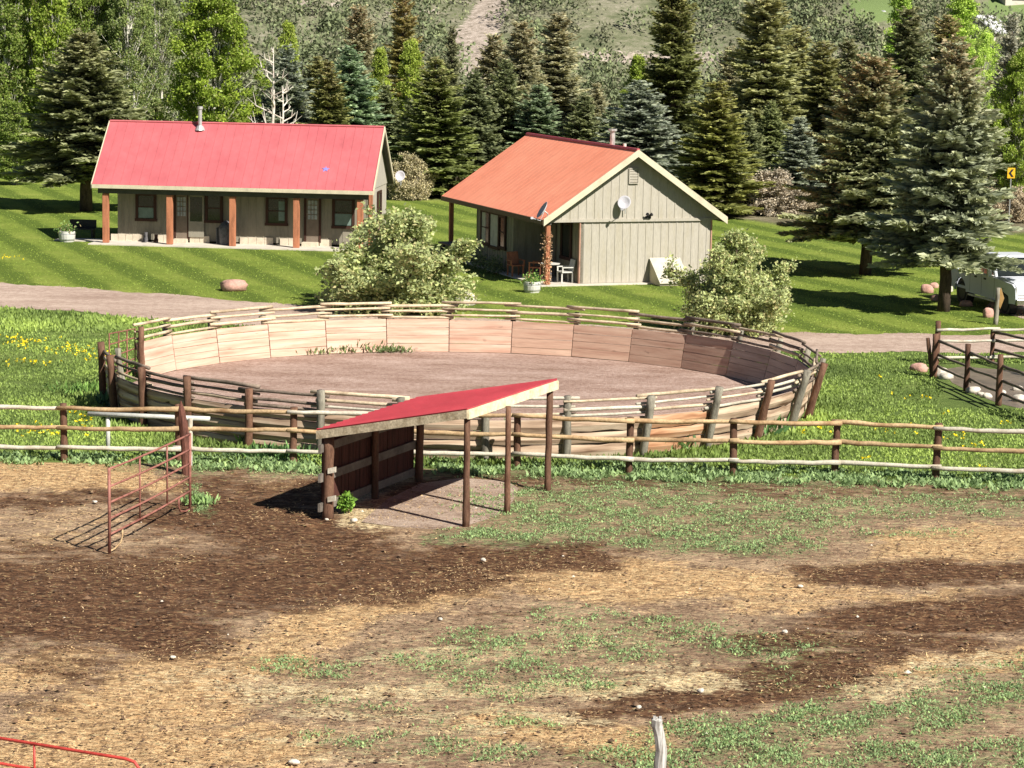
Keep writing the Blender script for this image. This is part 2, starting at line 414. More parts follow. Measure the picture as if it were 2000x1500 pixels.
PROTO = {}
def reg(key, f, barkmat, leafm):
    me, tr = f; me.materials.append(leafm); PROTO[key] = (me, meshonly(tr, 'trunk', [barkmat]))
reg('spruceA', conifer(1, 10, 2.5, .17, .20, 10, .08, .74, 1.5, .5), M['bark'], M['needles'])
reg('spruceB', conifer(2, 10, 2.35, .19, .20, 10, .04, .78, 1.5, .5), M['bark'], M['needles'])
reg('spruceC', conifer(3, 10, 2.1, .04, .25, 9, .22, .72, 1.15, .45), M['bark'], M['needles'])
reg('spruceD', conifer(4, 10, 2.1, .05, .25, 9, .12, .80, 1.15, .45), M['bark'], M['needles'])
reg('firE', conifer(5, 14, 1.7, .05, .27, 9, .28, .50, 1.2, .6), M['bark'], M['needles'])
reg('firF', conifer(6, 14, 1.5, .06, .28, 9, .25, .55, 1.15, .7), M['bark'], M['needles'])
reg('aspenA', broadleaf(11, 12, 2.3, .05, 460, 150, .14, .46, 'oval', .2), M['aspen_bark'], M['leaf'])
reg('aspenB', broadleaf(12, 12, 1.6, .06, 300, 120, .14, .42, 'column', .2, 2), M['aspen_bark'], M['leaf'])
reg('aspenC', broadleaf(13, 12, 1.9, .06, 260, 110, .13, .46, 'oval', .6, 2), M['aspen_bark'], M['leaf'])
reg('olive', spreading(24, 3, 2.3, 13, 38, .105), M['bark'], M['silverleaf'])
reg('oliveB', spreading(26, 3, 1.9, 12, 38, .10), M['bark'], M['silverleaf'])
reg('willow', spreading(31, 2.4, 1.5, 16, 20, .10), M['dead_bark'], M['dryleaf'])

HILL0 = 172.0
def hillz(x, y):
    x = np.asarray(x, float); y = np.asarray(y, float)
    t = np.maximum(0, y-HILL0-3*np.sin(x*.05))
    return .235*t*t/(t+14)+np.minimum(t/20, 1)*(.9*np.sin(x*.11+y*.05)+.6*np.sin(x*.23-y*.09+2)+.8*np.sin(y*.17+x*.03))
TREEN = {}
def tree(key, name, label, cat, u, Y, vtop, half, col, cone=0., rz=None, group='trees behind the cabins', base=None, kind=None, maxw=None):
    """place a tree at distance Y so its tip projects at (u, vtop) and its crown is about 2*half wide (picture px)"""
    if base: g = G(*base); Y = g.y; x = g.x; z0 = 0.
    else: x = AT(u, 300, Y).x; z0 = float(hillz(x, Y))
    top = AT(u, vtop, Y).z
    H0 = {'spruceA': 10, 'spruceB': 10, 'spruceC': 10, 'spruceD': 10, 'firE': 14, 'firF': 14, 'aspenA': 12, 'aspenB': 12, 'aspenC': 12, 'olive': 3, 'oliveB': 3, 'willow': 2.4}[key]
    R0 = {'spruceA': 2.55, 'spruceB': 2.45, 'spruceC': 2.1, 'spruceD': 2.1, 'firE': 1.7, 'firF': 1.5, 'aspenA': 2.5, 'aspenB': 1.8, 'aspenC': 2.3, 'olive': 2.3, 'oliveB': 2.0, 'willow': 1.7}[key]
    H = max(1.2, top-z0); sx = (half*Y/FPX)/R0*(1.40 if key in ('spruceC', 'spruceD', 'firE', 'firF') else 1.12 if key in ('spruceA', 'spruceB') else 1)
    t = thing(name, label, cat, (x, Y, z0-.02), random.uniform(0, 6.28) if rz is None else rz, group)
    t.scale = (sx, sx, H/H0)
    cm, tm = PROTO[key]
    a = bpy.data.objects.new('crown', cm); b = bpy.data.objects.new('trunk', tm)
    for o in (a, b): COL.objects.link(o); o.parent = t
    a.color = (*col, cone)
    return t
# ============================================================ GROUND
print('ground...')
def curve(pts):
    us = [p[0] for p in pts]; vs = [p[1] for p in pts]
    return lambda u: np.interp(u, us, vs)
ROAD_T = curve([(-400, 535), (0, 552), (300, 573), (640, 602), (900, 620), (1200, 639), (1500, 650), (2000, 655), (2600, 655)])
ROAD_B = curve([(-400, 585), (0, 600), (180, 612), (330, 626), (600, 648), (900, 665), (1200, 680), (1500, 687), (2000, 690), (2600, 692)])
FENCE_V = curve([(-400, 880), (0, 898), (350, 902), (600, 908), (1010, 914), (1250, 925), (1630, 930), (1830, 940), (2000, 948), (2600, 975)])
LAWN_END = curve([(-400, 300), (0, 318), (180, 345), (520, 365), (780, 388), (900, 390), (1380, 420), (1480, 432), (1620, 452), (1900, 458), (2000, 455), (2600, 470)])
def strokes(u, v, L):
    out = np.zeros_like(u)
    for (u0, v0, u1, v1, ru, rv, s) in L:
        ax, ay = u0/ru, v0/rv; bx, by = u1/ru, v1/rv; px, py = u/ru, v/rv
        dx, dy = bx-ax, by-ay; dd = dx*dx+dy*dy+1e-9
        t = np.clip(((px-ax)*dx+(py-ay)*dy)/dd, 0, 1)
        d = np.sqrt((px-ax-t*dx)**2+(py-ay-t*dy)**2)
        out = np.maximum(out, s*np.clip((1.95-d)/1.3, 0, 1))
    return out
S_STRAW = [(0, 918, 240, 926, 60, 22, 1), (240, 928, 330, 940, 40, 12, .8), (540, 945, 620, 948, 40, 9, .7), (500, 1008, 560, 1005, 40, 8, .7), (60, 1015, 170, 1005, 60, 16, .4),
  (0, 1060, 120, 1050, 60, 16, .45), (120, 1110, 270, 1118, 50, 10, .6), (330, 1098, 390, 1090, 20, 6, .7), (330, 1300, 640, 1235, 70, 26, .65), (620, 1215, 960, 1130, 60, 22, .85), (960, 1130, 1250, 1120, 80, 26, .85),
  (1100, 1140, 1500, 1150, 80, 26, .75), (1500, 1180, 1700, 1160, 70, 14, .6), (1850, 1060, 2050, 1050, 90, 30, .8), (1560, 1120, 1760, 1085, 50, 9, .5), (0, 1330, 150, 1300, 70, 28, .7),
  (100, 1420, 400, 1360, 90, 50, .75), (0, 1480, 500, 1450, 120, 40, .8), (300, 1330, 560, 1290, 80, 26, .7), (1750, 1170, 1870, 1165, 40, 10, .7),
  (1000, 1420, 1230, 1440, 90, 28, .75), (1560, 1340, 1700, 1330, 60, 14, .6), (1780, 1300, 2050, 1265, 60, 16, .8), (740, 1000, 900, 975, 60, 26, .6), (1500, 1245, 1720, 1250, 60, 6, .6), (1640, 1310, 1800, 1312, 60, 6, .7)]
S_PALE = [(380, 1330, 700, 1350, 90, 16, .5), (560, 1350, 1100, 1350, 120, 12, .75), (650, 1390, 1060, 1400, 110, 10, .7), (760, 1300, 1180, 1240, 90, 9, .5), (1000, 1350, 1330, 1325, 90, 12, .9), (560, 1440, 900, 1425, 110, 10, .6),
  (620, 1475, 1020, 1460, 90, 10, .5), (1180, 1300, 1320, 1300, 50, 8, .7), (1700, 1345, 1800, 1330, 60, 18, .8), (1100, 1230, 1250, 1250, 60, 8, .5), (1820, 1290, 1960, 1275, 60, 10, .6), (720, 1010, 900, 985, 50, 16, .75)]
S_DARK = [(430, 950, 620, 965, 60, 26, .8), (60, 975, 200, 960, 70, 16, .8), (330, 1010, 560, 1050, 90, 30, .75), (0, 1150, 300, 1140, 120, 62, .9), (30, 1080, 300, 1120, 80, 30, .6), (420, 1000, 640, 1060, 120, 46, .95), (0, 1170, 330, 1240, 110, 44, 1.0), (380, 950, 420, 1000, 50, 30, .8), (380, 1180, 760, 1150, 110, 24, .8), (100, 1300, 330, 1260, 70, 26, .6), (300, 1130, 900, 1110, 130, 42, 1), (900, 1090, 1130, 1080, 90, 28, 1),
  (0, 1220, 260, 1200, 80, 34, .9), (560, 1160, 700, 1140, 60, 20, .8), (700, 945, 1000, 935, 80, 14, .8), (1000, 935, 1400, 940, 120, 10, .75), (1400, 950, 1980, 965, 120, 12, .6), (1640, 1125, 2050, 1115, 100, 22, .95), (1700, 1210, 2060, 1190, 110, 26, .95), (1500, 1250, 1850, 1250, 90, 18, .85),
  (1280, 1350, 1600, 1320, 110, 30, .95), (1150, 1400, 1330, 1370, 60, 12, .8), (1500, 1300, 1700, 1280, 70, 16, .85), (100, 1290, 200, 1310, 60, 36, .6), (0, 1380, 120, 1370, 60, 22, .5), (900, 1250, 1000, 1190, 60, 16, .45), (560, 1470, 700, 1465, 60, 8, .4),
  (1060, 1460, 1240, 1478, 60, 16, .5), (350, 1280, 450, 1300, 60, 16, .4), (1300, 1045, 1400, 1045, 40, 6, .6)]
S_GREEN = [(1000, 985, 1300, 970, 110, 30, .85), (1100, 1020, 1550, 1000, 120, 34, .85), (1300, 1055, 1500, 1062, 90, 16, .95), (1550, 990, 1900, 985, 120, 24, .7), (1640, 1040, 1820, 1040, 80, 10, .55), (880, 1043, 1040, 1042, 26, 9, 1.1), (1020, 990, 1040, 1000, 30, 12, 1.0),
  (385, 965, 390, 985, 14, 20, 1.0), (0, 897, 360, 902, 60, 9, .8), (420, 905, 640, 912, 60, 14, 1.0), (820, 905, 1010, 915, 60, 16, 1.0), (1010, 918, 1300, 925, 60, 14, 1), (1300, 930, 2060, 945, 60, 12, 1.0),
  (960, 1250, 1200, 1270, 110, 24, .6), (860, 1290, 1060, 1330, 100, 20, .6), (700, 1440, 950, 1470, 120, 18, .55), (1500, 1330, 1560, 1260, 60, 14, .4), (620, 1370, 800, 1385, 90, 8, .5),
  (1120, 1200, 1250, 1240, 90, 18, .6), (1300, 1220, 1500, 1270, 110, 18, .6), (1000, 1290, 1130, 1320, 70, 10, .6), (1080, 1340, 1160, 1340, 40, 7, .7), (900, 1320, 1000, 1350, 60, 26, .5), (560, 1300, 680, 1310, 60, 16, .6), (1000, 1410, 1060, 1420, 40, 9, .7),
  (1360, 1440, 1640, 1400, 100, 28, .85), (1300, 1480, 2050, 1470, 140, 26, .75), (1800, 1400, 2050, 1310, 90, 30, .75), (1200, 1470, 1260, 1490, 40, 14, .6), (800, 1440, 980, 1400, 70, 20, .4), (1640, 1350, 1800, 1400, 40, 20, .4), (1780, 1320, 1900, 1300, 60, 8, .5)]
S_PINK = [(965, 10, 935, 60, 26, 16, 1), (935, 60, 900, 105, 34, 12, 1), (830, 98, 900, 105, 24, 9, 1), (910, 105, 950, 165, 22, 10, .9), (760, 30, 840, 20, 40, 7, .5), (1170, 108, 1290, 112, 30, 9, .9), (1345, 112, 1400, 115, 22, 9, 1), (255, 10, 300, 12, 30, 14, .8), (600, 8, 640, 8, 26, 8, .7), (950, 130, 985, 160, 20, 8, .6), (1650, 150, 1660, 160, 18, 8, .5), (1130, 225, 1140, 240, 15, 10, .5)]
S_TURF = [(1690, 20, 1740, 14, 36, 20, 1), (1960, 20, 2050, 10, 40, 30, .7)]
def vnoise(x, y, seed=0):
    r = np.random.default_rng(seed).random((256, 256)); xi = np.floor(x).astype(int); yi = np.floor(y).astype(int); fx = x-xi; fy = y-yi
    fx = fx*fx*(3-2*fx); fy = fy*fy*(3-2*fy); a = lambda i, j: r[(xi+i) % 256, (yi+j) % 256]
    return (a(0, 0)*(1-fx)+a(1, 0)*fx)*(1-fy)+(a(0, 1)*(1-fx)+a(1, 1)*fx)*fy
def fbm(x, y, seed=0, o=5, g=.6):
    t = 0; w_ = 0; am = 1
    for i in range(o): t = t+am*vnoise(x*2**i+17*i, y*2**i+5*i, seed+i); w_ += am; am *= g
    return t/w_-.5
ys = np.concatenate([np.arange(-40, 20, 4.0), np.arange(20, 27, .5), np.arange(27, 58, .085), np.arange(58, 110, .35), np.arange(110, 185, 1.0), np.arange(185, 300, 2), np.arange(300, 640, 10)])
cs = np.linspace(-1, 1, 781); cs = cs*(.55+.45*np.abs(cs))
Yg, Sg = np.meshgrid(ys, cs, indexing='ij'); Xg = Sg*(34+.42*np.maximum(Yg, 0))
Zg = hillz(Xg, Yg)
Vg = np.stack([Xg, Yg, Zg], -1).reshape(-1, 3)
nr, nc = Yg.shape; ii = (np.arange(nr-1)[:, None]*nc+np.arange(nc-1)[None]).ravel()
Qg = np.stack([ii, ii+1, ii+nc+1, ii+nc], 1)
x_, y_, z_ = Vg[:, 0], Vg[:, 1], Vg[:, 2]
yy = np.maximum(y_, 8.)
UU, VV = PJ(x_, yy, 0*z_); UH, VH = PJ(x_, yy, z_)
past = np.clip((FENCE_V(UU)+4-VV)/8+.5, 0, 1); past[y_ < 27] = 0
lawn = ((VV < ROAD_T(UU)+6) & (y_ > 60)).astype(float); wild = np.clip((LAWN_END(UU)-VV)/6+.5, 0, 1)*(y_ > 60)
hl = np.clip((y_-HILL0)/14, 0, 1)
corral = y_ < 62
mU = np.where(corral, UU+190*fbm(x_*.55, y_*.3, 3)+90*fbm(x_*2.2, y_*1.4, 9, 3, .8), UU); mV = np.where(corral, VV+46*fbm(x_*.5, y_*.35, 21)+26*fbm(x_*1.8, y_*1.1, 31, 4, .85), VV)
a1 = np.zeros((len(Vg), 4)); a2 = np.zeros((len(Vg), 4)); a3 = np.zeros((len(Vg), 4))
mk = np.where(corral, 1., 0.)
for i, L in enumerate((S_STRAW, S_DARK, S_GREEN, S_PALE)): a1[:, i] = strokes(mU, mV, L)*mk
a2[:, 0], a2[:, 1], a2[:, 2], a2[:, 3] = past, lawn, wild, hl
fr = (y_ > 170)
a3[:, 0] = strokes(UH, VH, S_PINK)*fr; a3[:, 1] = strokes(UH, VH, S_TURF)*fr; a3[:, 3] = 1
nearfl = np.clip((np.hypot((UU-868)/190, (VV-985)/60)-.9)*4, 0, 1)
relief = (.055*fbm(x_*1.1, y_*1.1, 41, 3)+.075*fbm(x_*3.4, y_*3.0, 47, 2, .8)-.035)*np.clip((VV-FENCE_V(UU)-10)/25, 0, 1)*nearfl*(y_ < 56)*(y_ > 24)
Vg[:, 2] += np.minimum(relief, .02)
gm = npmesh('ground', Vg, Qg, {'zone_a': a1, 'zone_b': a2, 'zone_c': a3}, smooth=True)
def groundmat():
    m, nt, b = base('earth')
    co = _n(nt, "ShaderNodeTexCoord").outputs['Object']
    def attr(n):
        a = _n(nt, "ShaderNodeAttribute", attribute_name=n); s = _n(nt, "ShaderNodeSeparateColor"); nt.links.new(a.outputs['Color'], s.inputs[0])
        return s.outputs[0], s.outputs[1], s.outputs[2], a.outputs['Alpha']
    straw, dark, green, pale = attr('zone_a'); pa, la, wi, hi = attr('zone_b'); pk, tf, _, _ = attr('zone_c')
    nL = noise(nt, co, .35, 5, .65, (.45, 1, 1)); nM = noise(nt, co, 2.2, 5, .7, (.6, 1.2, 1)); nF = noise(nt, co, 9, 5, .75, (.7, 1.3, 1)); nX = noise(nt, co, 30, 3, .8, (.8, 1.4, 1))
    nS = noise(nt, co, 1.1, 6, .72, (.25, 1.8, 1))
    st = _n(nt, "ShaderNodeTexVoronoi", feature='DISTANCE_TO_EDGE'); st.inputs['Scale'].default_value = 7; st.inputs['Randomness'].default_value = 1
    mp = _n(nt, "ShaderNodeMapping"); mp.inputs['Scale'].default_value = (.6, 1.6, 1); nt.links.new(co, mp.inputs[0])
    add = mixc(nt, .25, mp.outputs[0], noise(nt, co, 3, 3, .7)); nt.links.new(add, st.inputs['Vector'])
    def thr(mask, n, k, lo=.38, hi_=.62):
        x = math_(nt, 'ADD', mask, math_(nt, 'MULTIPLY', math_(nt, 'SUBTRACT', n, .5), k))
        mr = _n(nt, "ShaderNodeMapRange", interpolation_type='SMOOTHSTEP'); mr.inputs[1].default_value = lo; mr.inputs[2].default_value = hi_
        nt.links.new(x, mr.inputs[0]); return mr.outputs[0]
    mixn = math_(nt, 'ADD', math_(nt, 'MULTIPLY', nM, .5), math_(nt, 'MULTIPLY', nF, .5))
    nB = noise(nt, co, .9, 6, .8, (.55, 1.25, 1))
    soil = ramp(nt, math_(nt, 'ADD', math_(nt, 'MULTIPLY', nB, .5), math_(nt, 'MULTIPLY', nF, .5)), [(.36, (.12, .075, .048)), (.46, (.26, .175, .115)), (.56, (.43, .31, .20)), (.68, (.58, .45, .29))])
    dk = ramp(nt, nF, [(.34, (.032, .018, .012)), (.50, (.105, .054, .030)), (.60, (.21, .115, .062)), (.70, (.46, .32, .18))])
    strw = ramp(nt, nF, [(.34, (.17, .10, .055)), (.46, (.42, .265, .135)), (.56, (.58, .405, .22)), (.70, (.72, .55, .34))])
    pal = ramp(nt, nF, [(.34, (.22, .155, .09)), (.46, (.46, .36, .21)), (.56, (.62, .51, .32)), (.7, (.74, .63, .44))])
    grn = ramp(nt, nF, [(.3, (.045, .065, .03)), (.5, (.115, .165, .07)), (.7, (.20, .27, .115)), (.85, (.33, .33, .17))])
    c = soil
    c = mixc(nt, thr(straw, mixn, 2.6, .32, .72), c, strw)
    c = mixc(nt, thr(dark, math_(nt, 'ADD', math_(nt, 'MULTIPLY', nM, .6), math_(nt, 'MULTIPLY', nF, .4)), 3.0, .30, .85), c, dk)
    c = mixc(nt, thr(pale, math_(nt, 'ADD', math_(nt, 'MULTIPLY', nS, .55), math_(nt, 'MULTIPLY', nF, .45)), 3.2, .35, .8), c, pal)
    c = mixc(nt, math_(nt, 'MULTIPLY', thr(green, nF, 6.0, .5, 1.2), .72), c, grn)
    nG = noise(nt, co, 14, 4, .85, (.75, 1.5, 1)); nH = noise(nt, co, 4.5, 4, .8, (.6, 1.6, 1))
    c = mixc(nt, 1.0, c, ramp(nt, nG, [(.33, (.42, .40, .38)), (.5, (1, 1, 1)), (.66, (1.45, 1.4, 1.3))]), 'MULTIPLY')
    c = mixc(nt, 1.0, c, ramp(nt, nH, [(.33, (.62, .60, .58)), (.5, (1, 1, 1)), (.66, (1.3, 1.28, 1.22))]), 'MULTIPLY')
    # pasture
    pcol = ramp(nt, math_(nt, 'ADD', math_(nt, 'MULTIPLY', nL, .45), math_(nt, 'MULTIPLY', mixn, .55)), [(.35, (.060, .095, .026)), (.5, (.115, .165, .042)), (.64, (.19, .235, .07))])
    c = mixc(nt, thr(pa, mixn, .8), c, pcol)
    # mown lawn: passes of the mower lie alternately
    sx = _n(nt, "ShaderNodeSeparateXYZ"); nt.links.new(co, sx.inputs[0])
    t = math_(nt, 'ADD', math_(nt, 'MULTIPLY', sx.outputs[0], .93*2.75), math_(nt, 'MULTIPLY', sx.outputs[1], .36*2.75))
    t = math_(nt, 'ADD', t, math_(nt, 'MULTIPLY', math_(nt, 'SUBTRACT', nL, .5), 3.2))
    sn = math_(nt, 'SINE', t)
    s = thr(math_(nt, 'MULTIPLY_ADD', sn, .5, .5), nF, .9, .15, .75)
    lf = noise(nt, co, 5, 4, .75)
    lc = ramp(nt, math_(nt, 'ADD', math_(nt, 'MULTIPLY', lf, .5), math_(nt, 'MULTIPLY', nL, .5)), [(.34, (.115, .17, .026)), (.5, (.18, .235, .040)), (.64, (.265, .30, .065))])
    lc = mixc(nt, math_(nt, 'MULTIPLY', math_(nt, 'SUBTRACT', 1.0, s), .75), lc, (.072, .115, .018))
    c = mixc(nt, la, c, lc)
    wl = ramp(nt, math_(nt, 'ADD', math_(nt, 'MULTIPLY', noise(nt, co, .6, 5, .7), .6), math_(nt, 'MULTIPLY', lf, .4)), [(.35, (.07, .075, .04)), (.5, (.17, .15, .09)), (.65, (.30, .26, .18))])
    c = mixc(nt, wi, c, wl)
    hs = noise(nt, co, .22, 6, .72); hf = noise(nt, co, 1.6, 5, .75)
    hc = ramp(nt, math_(nt, 'ADD', math_(nt, 'MULTIPLY', hs, .55), math_(nt, 'MULTIPLY', hf, .45)), [(.34, (.07, .085, .045)), (.46, (.14, .15, .085)), (.56, (.22, .21, .145)), (.68, (.37, .335, .265))])
    pkc = ramp(nt, hf, [(.35, (.20, .17, .13)), (.5, (.36, .30, .25)), (.65, (.50, .43, .37))])
    hc = mixc(nt, thr(pk, hf, 1.3), hc, pkc)
    hc = mixc(nt, thr(tf, hf, .8), hc, (.16, .22, .08))
    c = mixc(nt, hi, c, hc)
    nt.links.new(c, b.inputs['Base Color']); b.inputs['Roughness'].default_value = .95; b.inputs['Specular IOR Level'].default_value = .1
    h = math_(nt, 'ADD', math_(nt, 'MULTIPLY', nF, .6), math_(nt, 'MULTIPLY', nM, .6))
    h = math_(nt, 'ADD', h, math_(nt, 'MULTIPLY', nX, .25)); bump(nt, b, h, .9, .11)
    return m
gm.materials.append(groundmat())
go = bpy.data.objects.new('ground', gm); COL.objects.link(go); tag(go, kind='structure')

def sheet(name, pts_top, pts_bot, z, mat, sub=6):
    """strip between two world polylines"""
    mb = MB(); n = len(pts_top)
    for i in range(n-1):
        for j in range(sub):
            q = []
            for (a, t) in ((i, j/sub), (i+1, j/sub), (i+1, (j+1)/sub), (i, (j+1)/sub)):
                p = pts_bot[a].lerp(pts_top[a], t); q.append((p.x, p.y, z))
            mb.add(q, [(0, 1, 2, 3)])
    return mb.build(name, mat)
def gravel(name, lo, mid, hi, sc=1.0):
    m, nt, b = base(name)
    co = _n(nt, "ShaderNodeTexCoord").outputs['Object']
    n1 = noise(nt, co, .5*sc, 5, .7, (.5, 1.3, 1)); n2 = noise(nt, co, 4*sc, 5, .8); n3 = noise(nt, co, 22, 3, .8)
    f = math_(nt, 'ADD', math_(nt, 'MULTIPLY', n1, .45), math_(nt, 'MULTIPLY', n2, .55))
    c = ramp(nt, f, [(.40, lo), (.5, mid), (.60, hi)]); g = ramp(nt, n3, [(.3, (.8,)*3), (.7, (1.12,)*3)])
    nt.links.new(mixc(nt, 1., c, g, 'MULTIPLY'), b.inputs['Base Color']); b.inputs['Roughness'].default_value = .95
    b.inputs['Specular IOR Level'].default_value = .1; bump(nt, b, math_(nt, 'ADD', n2, n3), .7, .06); return m
us = list(range(-400, 2401, 14))
rt = [G(u, float(ROAD_T(u))+1.6*sin(u*.031)+random.uniform(-1.1, 1.1), 0) for u in us]; rb = [G(u, float(ROAD_B(u))+1.8*sin(u*.027+1)+random.uniform(-1.3, 1.3), 0) for u in us]
tag(sheet('road', rt, rb, .008, gravel('gravel_road', (.33, .235, .185), (.44, .33, .265), (.55, .43, .35))), kind='structure')
pk_t = [G(u, v) for u, v in ((1925, 600), (1960, 560), (2000, 545), (2100, 520), (2300, 500))]; pk_b = [G(u, v) for u, v in ((1930, 604), (1965, 613), (2000, 623), (2100, 636), (2300, 650))]
tag(sheet('driveway', pk_t, pk_b, .008, MATS['gravel_road']), kind='structure')
PC = Vector((-1.448, 63.733, 0)); PR = 9.078
sand = MB(); N = 72
sand.add([(PC.x, PC.y, .006)]+[(PC.x+(PR-.02)*cos(2*pi*i/N), PC.y+(PR-.02)*sin(2*pi*i/N), .006) for i in range(N)], [(0, 1+i, 1+(i+1) % N) for i in range(N)])
tag(sand.build('arena_sand', gravel('sand', (.25, .155, .115), (.37, .255, .205), (.50, .37, .31), 1.6)), kind='structure')
# creek behind the pole corral
mb = MB(); pl = [G(u, v) for u, v in ((1838, 722), (1880, 716), (2000, 726), (2140, 738), (2200, 800), (2100, 815), (2000, 800), (1950, 788), (1900, 768), (1860, 748))]
mb.add([(p.x, p.y, .006) for p in pl], [tuple(range(len(pl)))])
cm = simple('muddy_creek', (.17, .135, .10), .45, .3, .8, 5, .25, c2=(.10, .085, .065), spec=.4)
tag(mb.build('creek', cm), kind='structure')
# trampled floor of the shelter
mb = MB(); cpt = G(868, 985)
pl = [G(u+random.uniform(-6, 6), v+random.uniform(-2, 2)) for u, v in ((700, 1018), (760, 975), (820, 945), (900, 935), (985, 940), (1010, 955), (1000, 985), (975, 1008), (905, 1030), (850, 1035), (780, 1030))]
mb.add([(p.x, p.y, .004) for p in pl], [tuple(range(len(pl)))])
tag(mb.build('dirt_floor', gravel('trampled_dirt', (.22, .155, .115), (.38, .285, .22), (.48, .38, .30), 1.6)), kind='structure')

# ---- grass, weeds, flowers, straw (uncountable)
def blades(P, h, wd, tint, cone=None, lean=.35):
    n = len(P); A = RNG.normal(0, lean, (n, 3)); A[:, 2] = 1; A = norm(A)
    B = RNG.normal(0, 1, (n, 3)); B[:, 2] = 0; B = norm(B)
    return kites(P, A, B, h, wd, tint, cone, bend=.0)
def scatter_img(n, ok, y0, y1, xf=.235):
    """random world points with density falling off with distance, kept where ok(u, v, x, y)"""
    y = y0*(y1/y0)**RNG.random(n); x = RNG.uniform(-1, 1, n)*(y*xf+1)
    u, v = PJ(x, y, 0*x); k = ok(u, v, x, y); return x[k], y[k], u[k], v[k]
def stuff(name, V, q, at, mat, col, label, cat):
    me = npmesh(name, V, q, at); o = link(me, name, [mat], color=(*col, 1)); tag(o, label, cat, kind='stuff'); return o
inpen = lambda x, y, r=PR+.25: (x-PC.x)**2+(y-PC.y)**2 < r*r
# pasture between the fence and the road
x, y, u, v = scatter_img(62000, lambda u, v, x, y: (v < FENCE_V(u)-0) & (v > ROAD_B(u)+2) & ~inpen(x, y) & ~((u > 1835) & (v > 712) & (v < 800)), 50, 94)
k = 5; xx = np.repeat(x, k)+RNG.normal(0, .07, len(x)*k); y2 = np.repeat(y, k)+RNG.normal(0, .07, len(x)*k)
cl = .45+.14*np.sin(xx*1.3+y2*.7)+.16*np.sin(xx*.6-y2*1.1+1)+.12*np.sin(xx*.23+y2*.31)+RNG.normal(0, .12, len(xx))
near_pen = np.exp(-((np.hypot(xx-PC.x, y2-PC.y)-PR-.5)/.5)**2)
hh = RNG.uniform(.03, .095, len(xx))*(1+1.3*near_pen+.9*((np.interp(0, [0, 1], [0, 1])+PJ(xx, y2, 0*xx)[1] < 650) & (xx < 0)))
V_, q_, at_ = blades(np.stack([xx, y2, 0*xx], 1), hh, hh*.35+.014, np.clip(cl, 0, 1))
stuff('pasture_grass', V_, q_, at_, M['grassblade'], (.165, .225, .06), 'uneven bright green pasture grass around the round pen', 'grass')
# weeds along the fence foot and the green patches of the corral
def wd_ok(u, v, x, y):
    s = strokes(u, v, S_GREEN); return (RNG.random(len(u)) < np.clip((s-.35)*1.3, 0, 1)*np.where(v > 1080, .95, 1.)) & (v > FENCE_V(u)-30)
x, y, u, v = scatter_img(190000, wd_ok, 28, 56)
nz = np.sin(x*3.1+y*2.2)+np.sin(x*5.3-y*4.1+2)+RNG.normal(0, .8, len(x)); k_ = nz > -.25; x, y, u, v = x[k_], y[k_], u[k_], v[k_]
k = 6; xx = np.repeat(x, k)+RNG.normal(0, .045, len(x)*k); y2 = np.repeat(y, k)+RNG.normal(0, .045, len(x)*k); vv = np.repeat(v, k); uu = np.repeat(u, k)
hh = RNG.uniform(.022, .062, len(xx))*np.where(vv < FENCE_V(uu)+16, 2.8, 1.)
V_, q_, at_ = blades(np.stack([xx, y2, 0*xx], 1), hh, hh*.45+.008, np.clip(RNG.normal(.45, .22, len(xx)), 0, 1), lean=.9)
stuff('weeds', V_, q_, at_, M['grassblade'], (.17, .24, .11), 'low grey-green weeds spreading over the trampled corral', 'weeds')
# short lawn
x, y, u, v = scatter_img(90000, lambda u, v, x, y: (v < ROAD_T(u)+1) & (v > LAWN_END(u)), 78, 145)
hh = RNG.uniform(.02, .045, len(x)); V_, q_, at_ = blades(np.stack([x, y, 0*x], 1), hh, hh*1.2, np.clip(RNG.normal(.42, .06, len(x)), 0, 1), lean=.6)
stuff('lawn_grass', V_, q_, at_, M['grassblade'], (.185, .24, .045), 'short mown lawn grass around the two cabins', 'grass')
# dandelions
FL = [(20, 670, 30, 10), (60, 675, 40, 12), (110, 690, 60, 14), (150, 700, 30, 10), (60, 715, 50, 6), (200, 705, 20, 8), (150, 815, 22, 14), (165, 830, 14, 8), (1790, 785, 60, 8), (1720, 745, 14, 4), (1780, 855, 60, 12), (1930, 880, 50, 8), (1870, 865, 50, 8), (1915, 920, 20, 4), (1700, 905, 14, 3), (1845, 812, 10, 4), (1965, 835, 15, 3), (1600, 850, 60, 10), (100, 850, 60, 14), (10, 510, 20, 4)]
P = []
for (u, v, su, sv_) in FL:
    n = int(su*(.4 if u < 300 else .08))+2; uu = RNG.normal(u, su*.6, n); v2 = RNG.normal(v, sv_*.55, n)
    for a, b_ in zip(uu, v2): g = G(a, b_); P.append((g.x, g.y, RNG.uniform(.09, .2)))
P = np.array(P); k = 4; P = np.repeat(P, k, 0)+RNG.normal(0, .015, (len(P)*k, 3))
A = norm(RNG.normal(0, 1, P.shape)+np.array([0, -.6, .6])); B = norm(np.cross(A, RNG.normal(0, 1, P.shape)))
V_, q_, at_ = kites(P, A, B, RNG.uniform(.035, .075, len(P)), RNG.uniform(.03, .06, len(P)), np.full(len(P), .5))
stuff('dandelions', V_, q_, at_, M['leaf'], (.72, .56, .02), 'yellow dandelions scattered in the pasture grass', 'wildflowers')
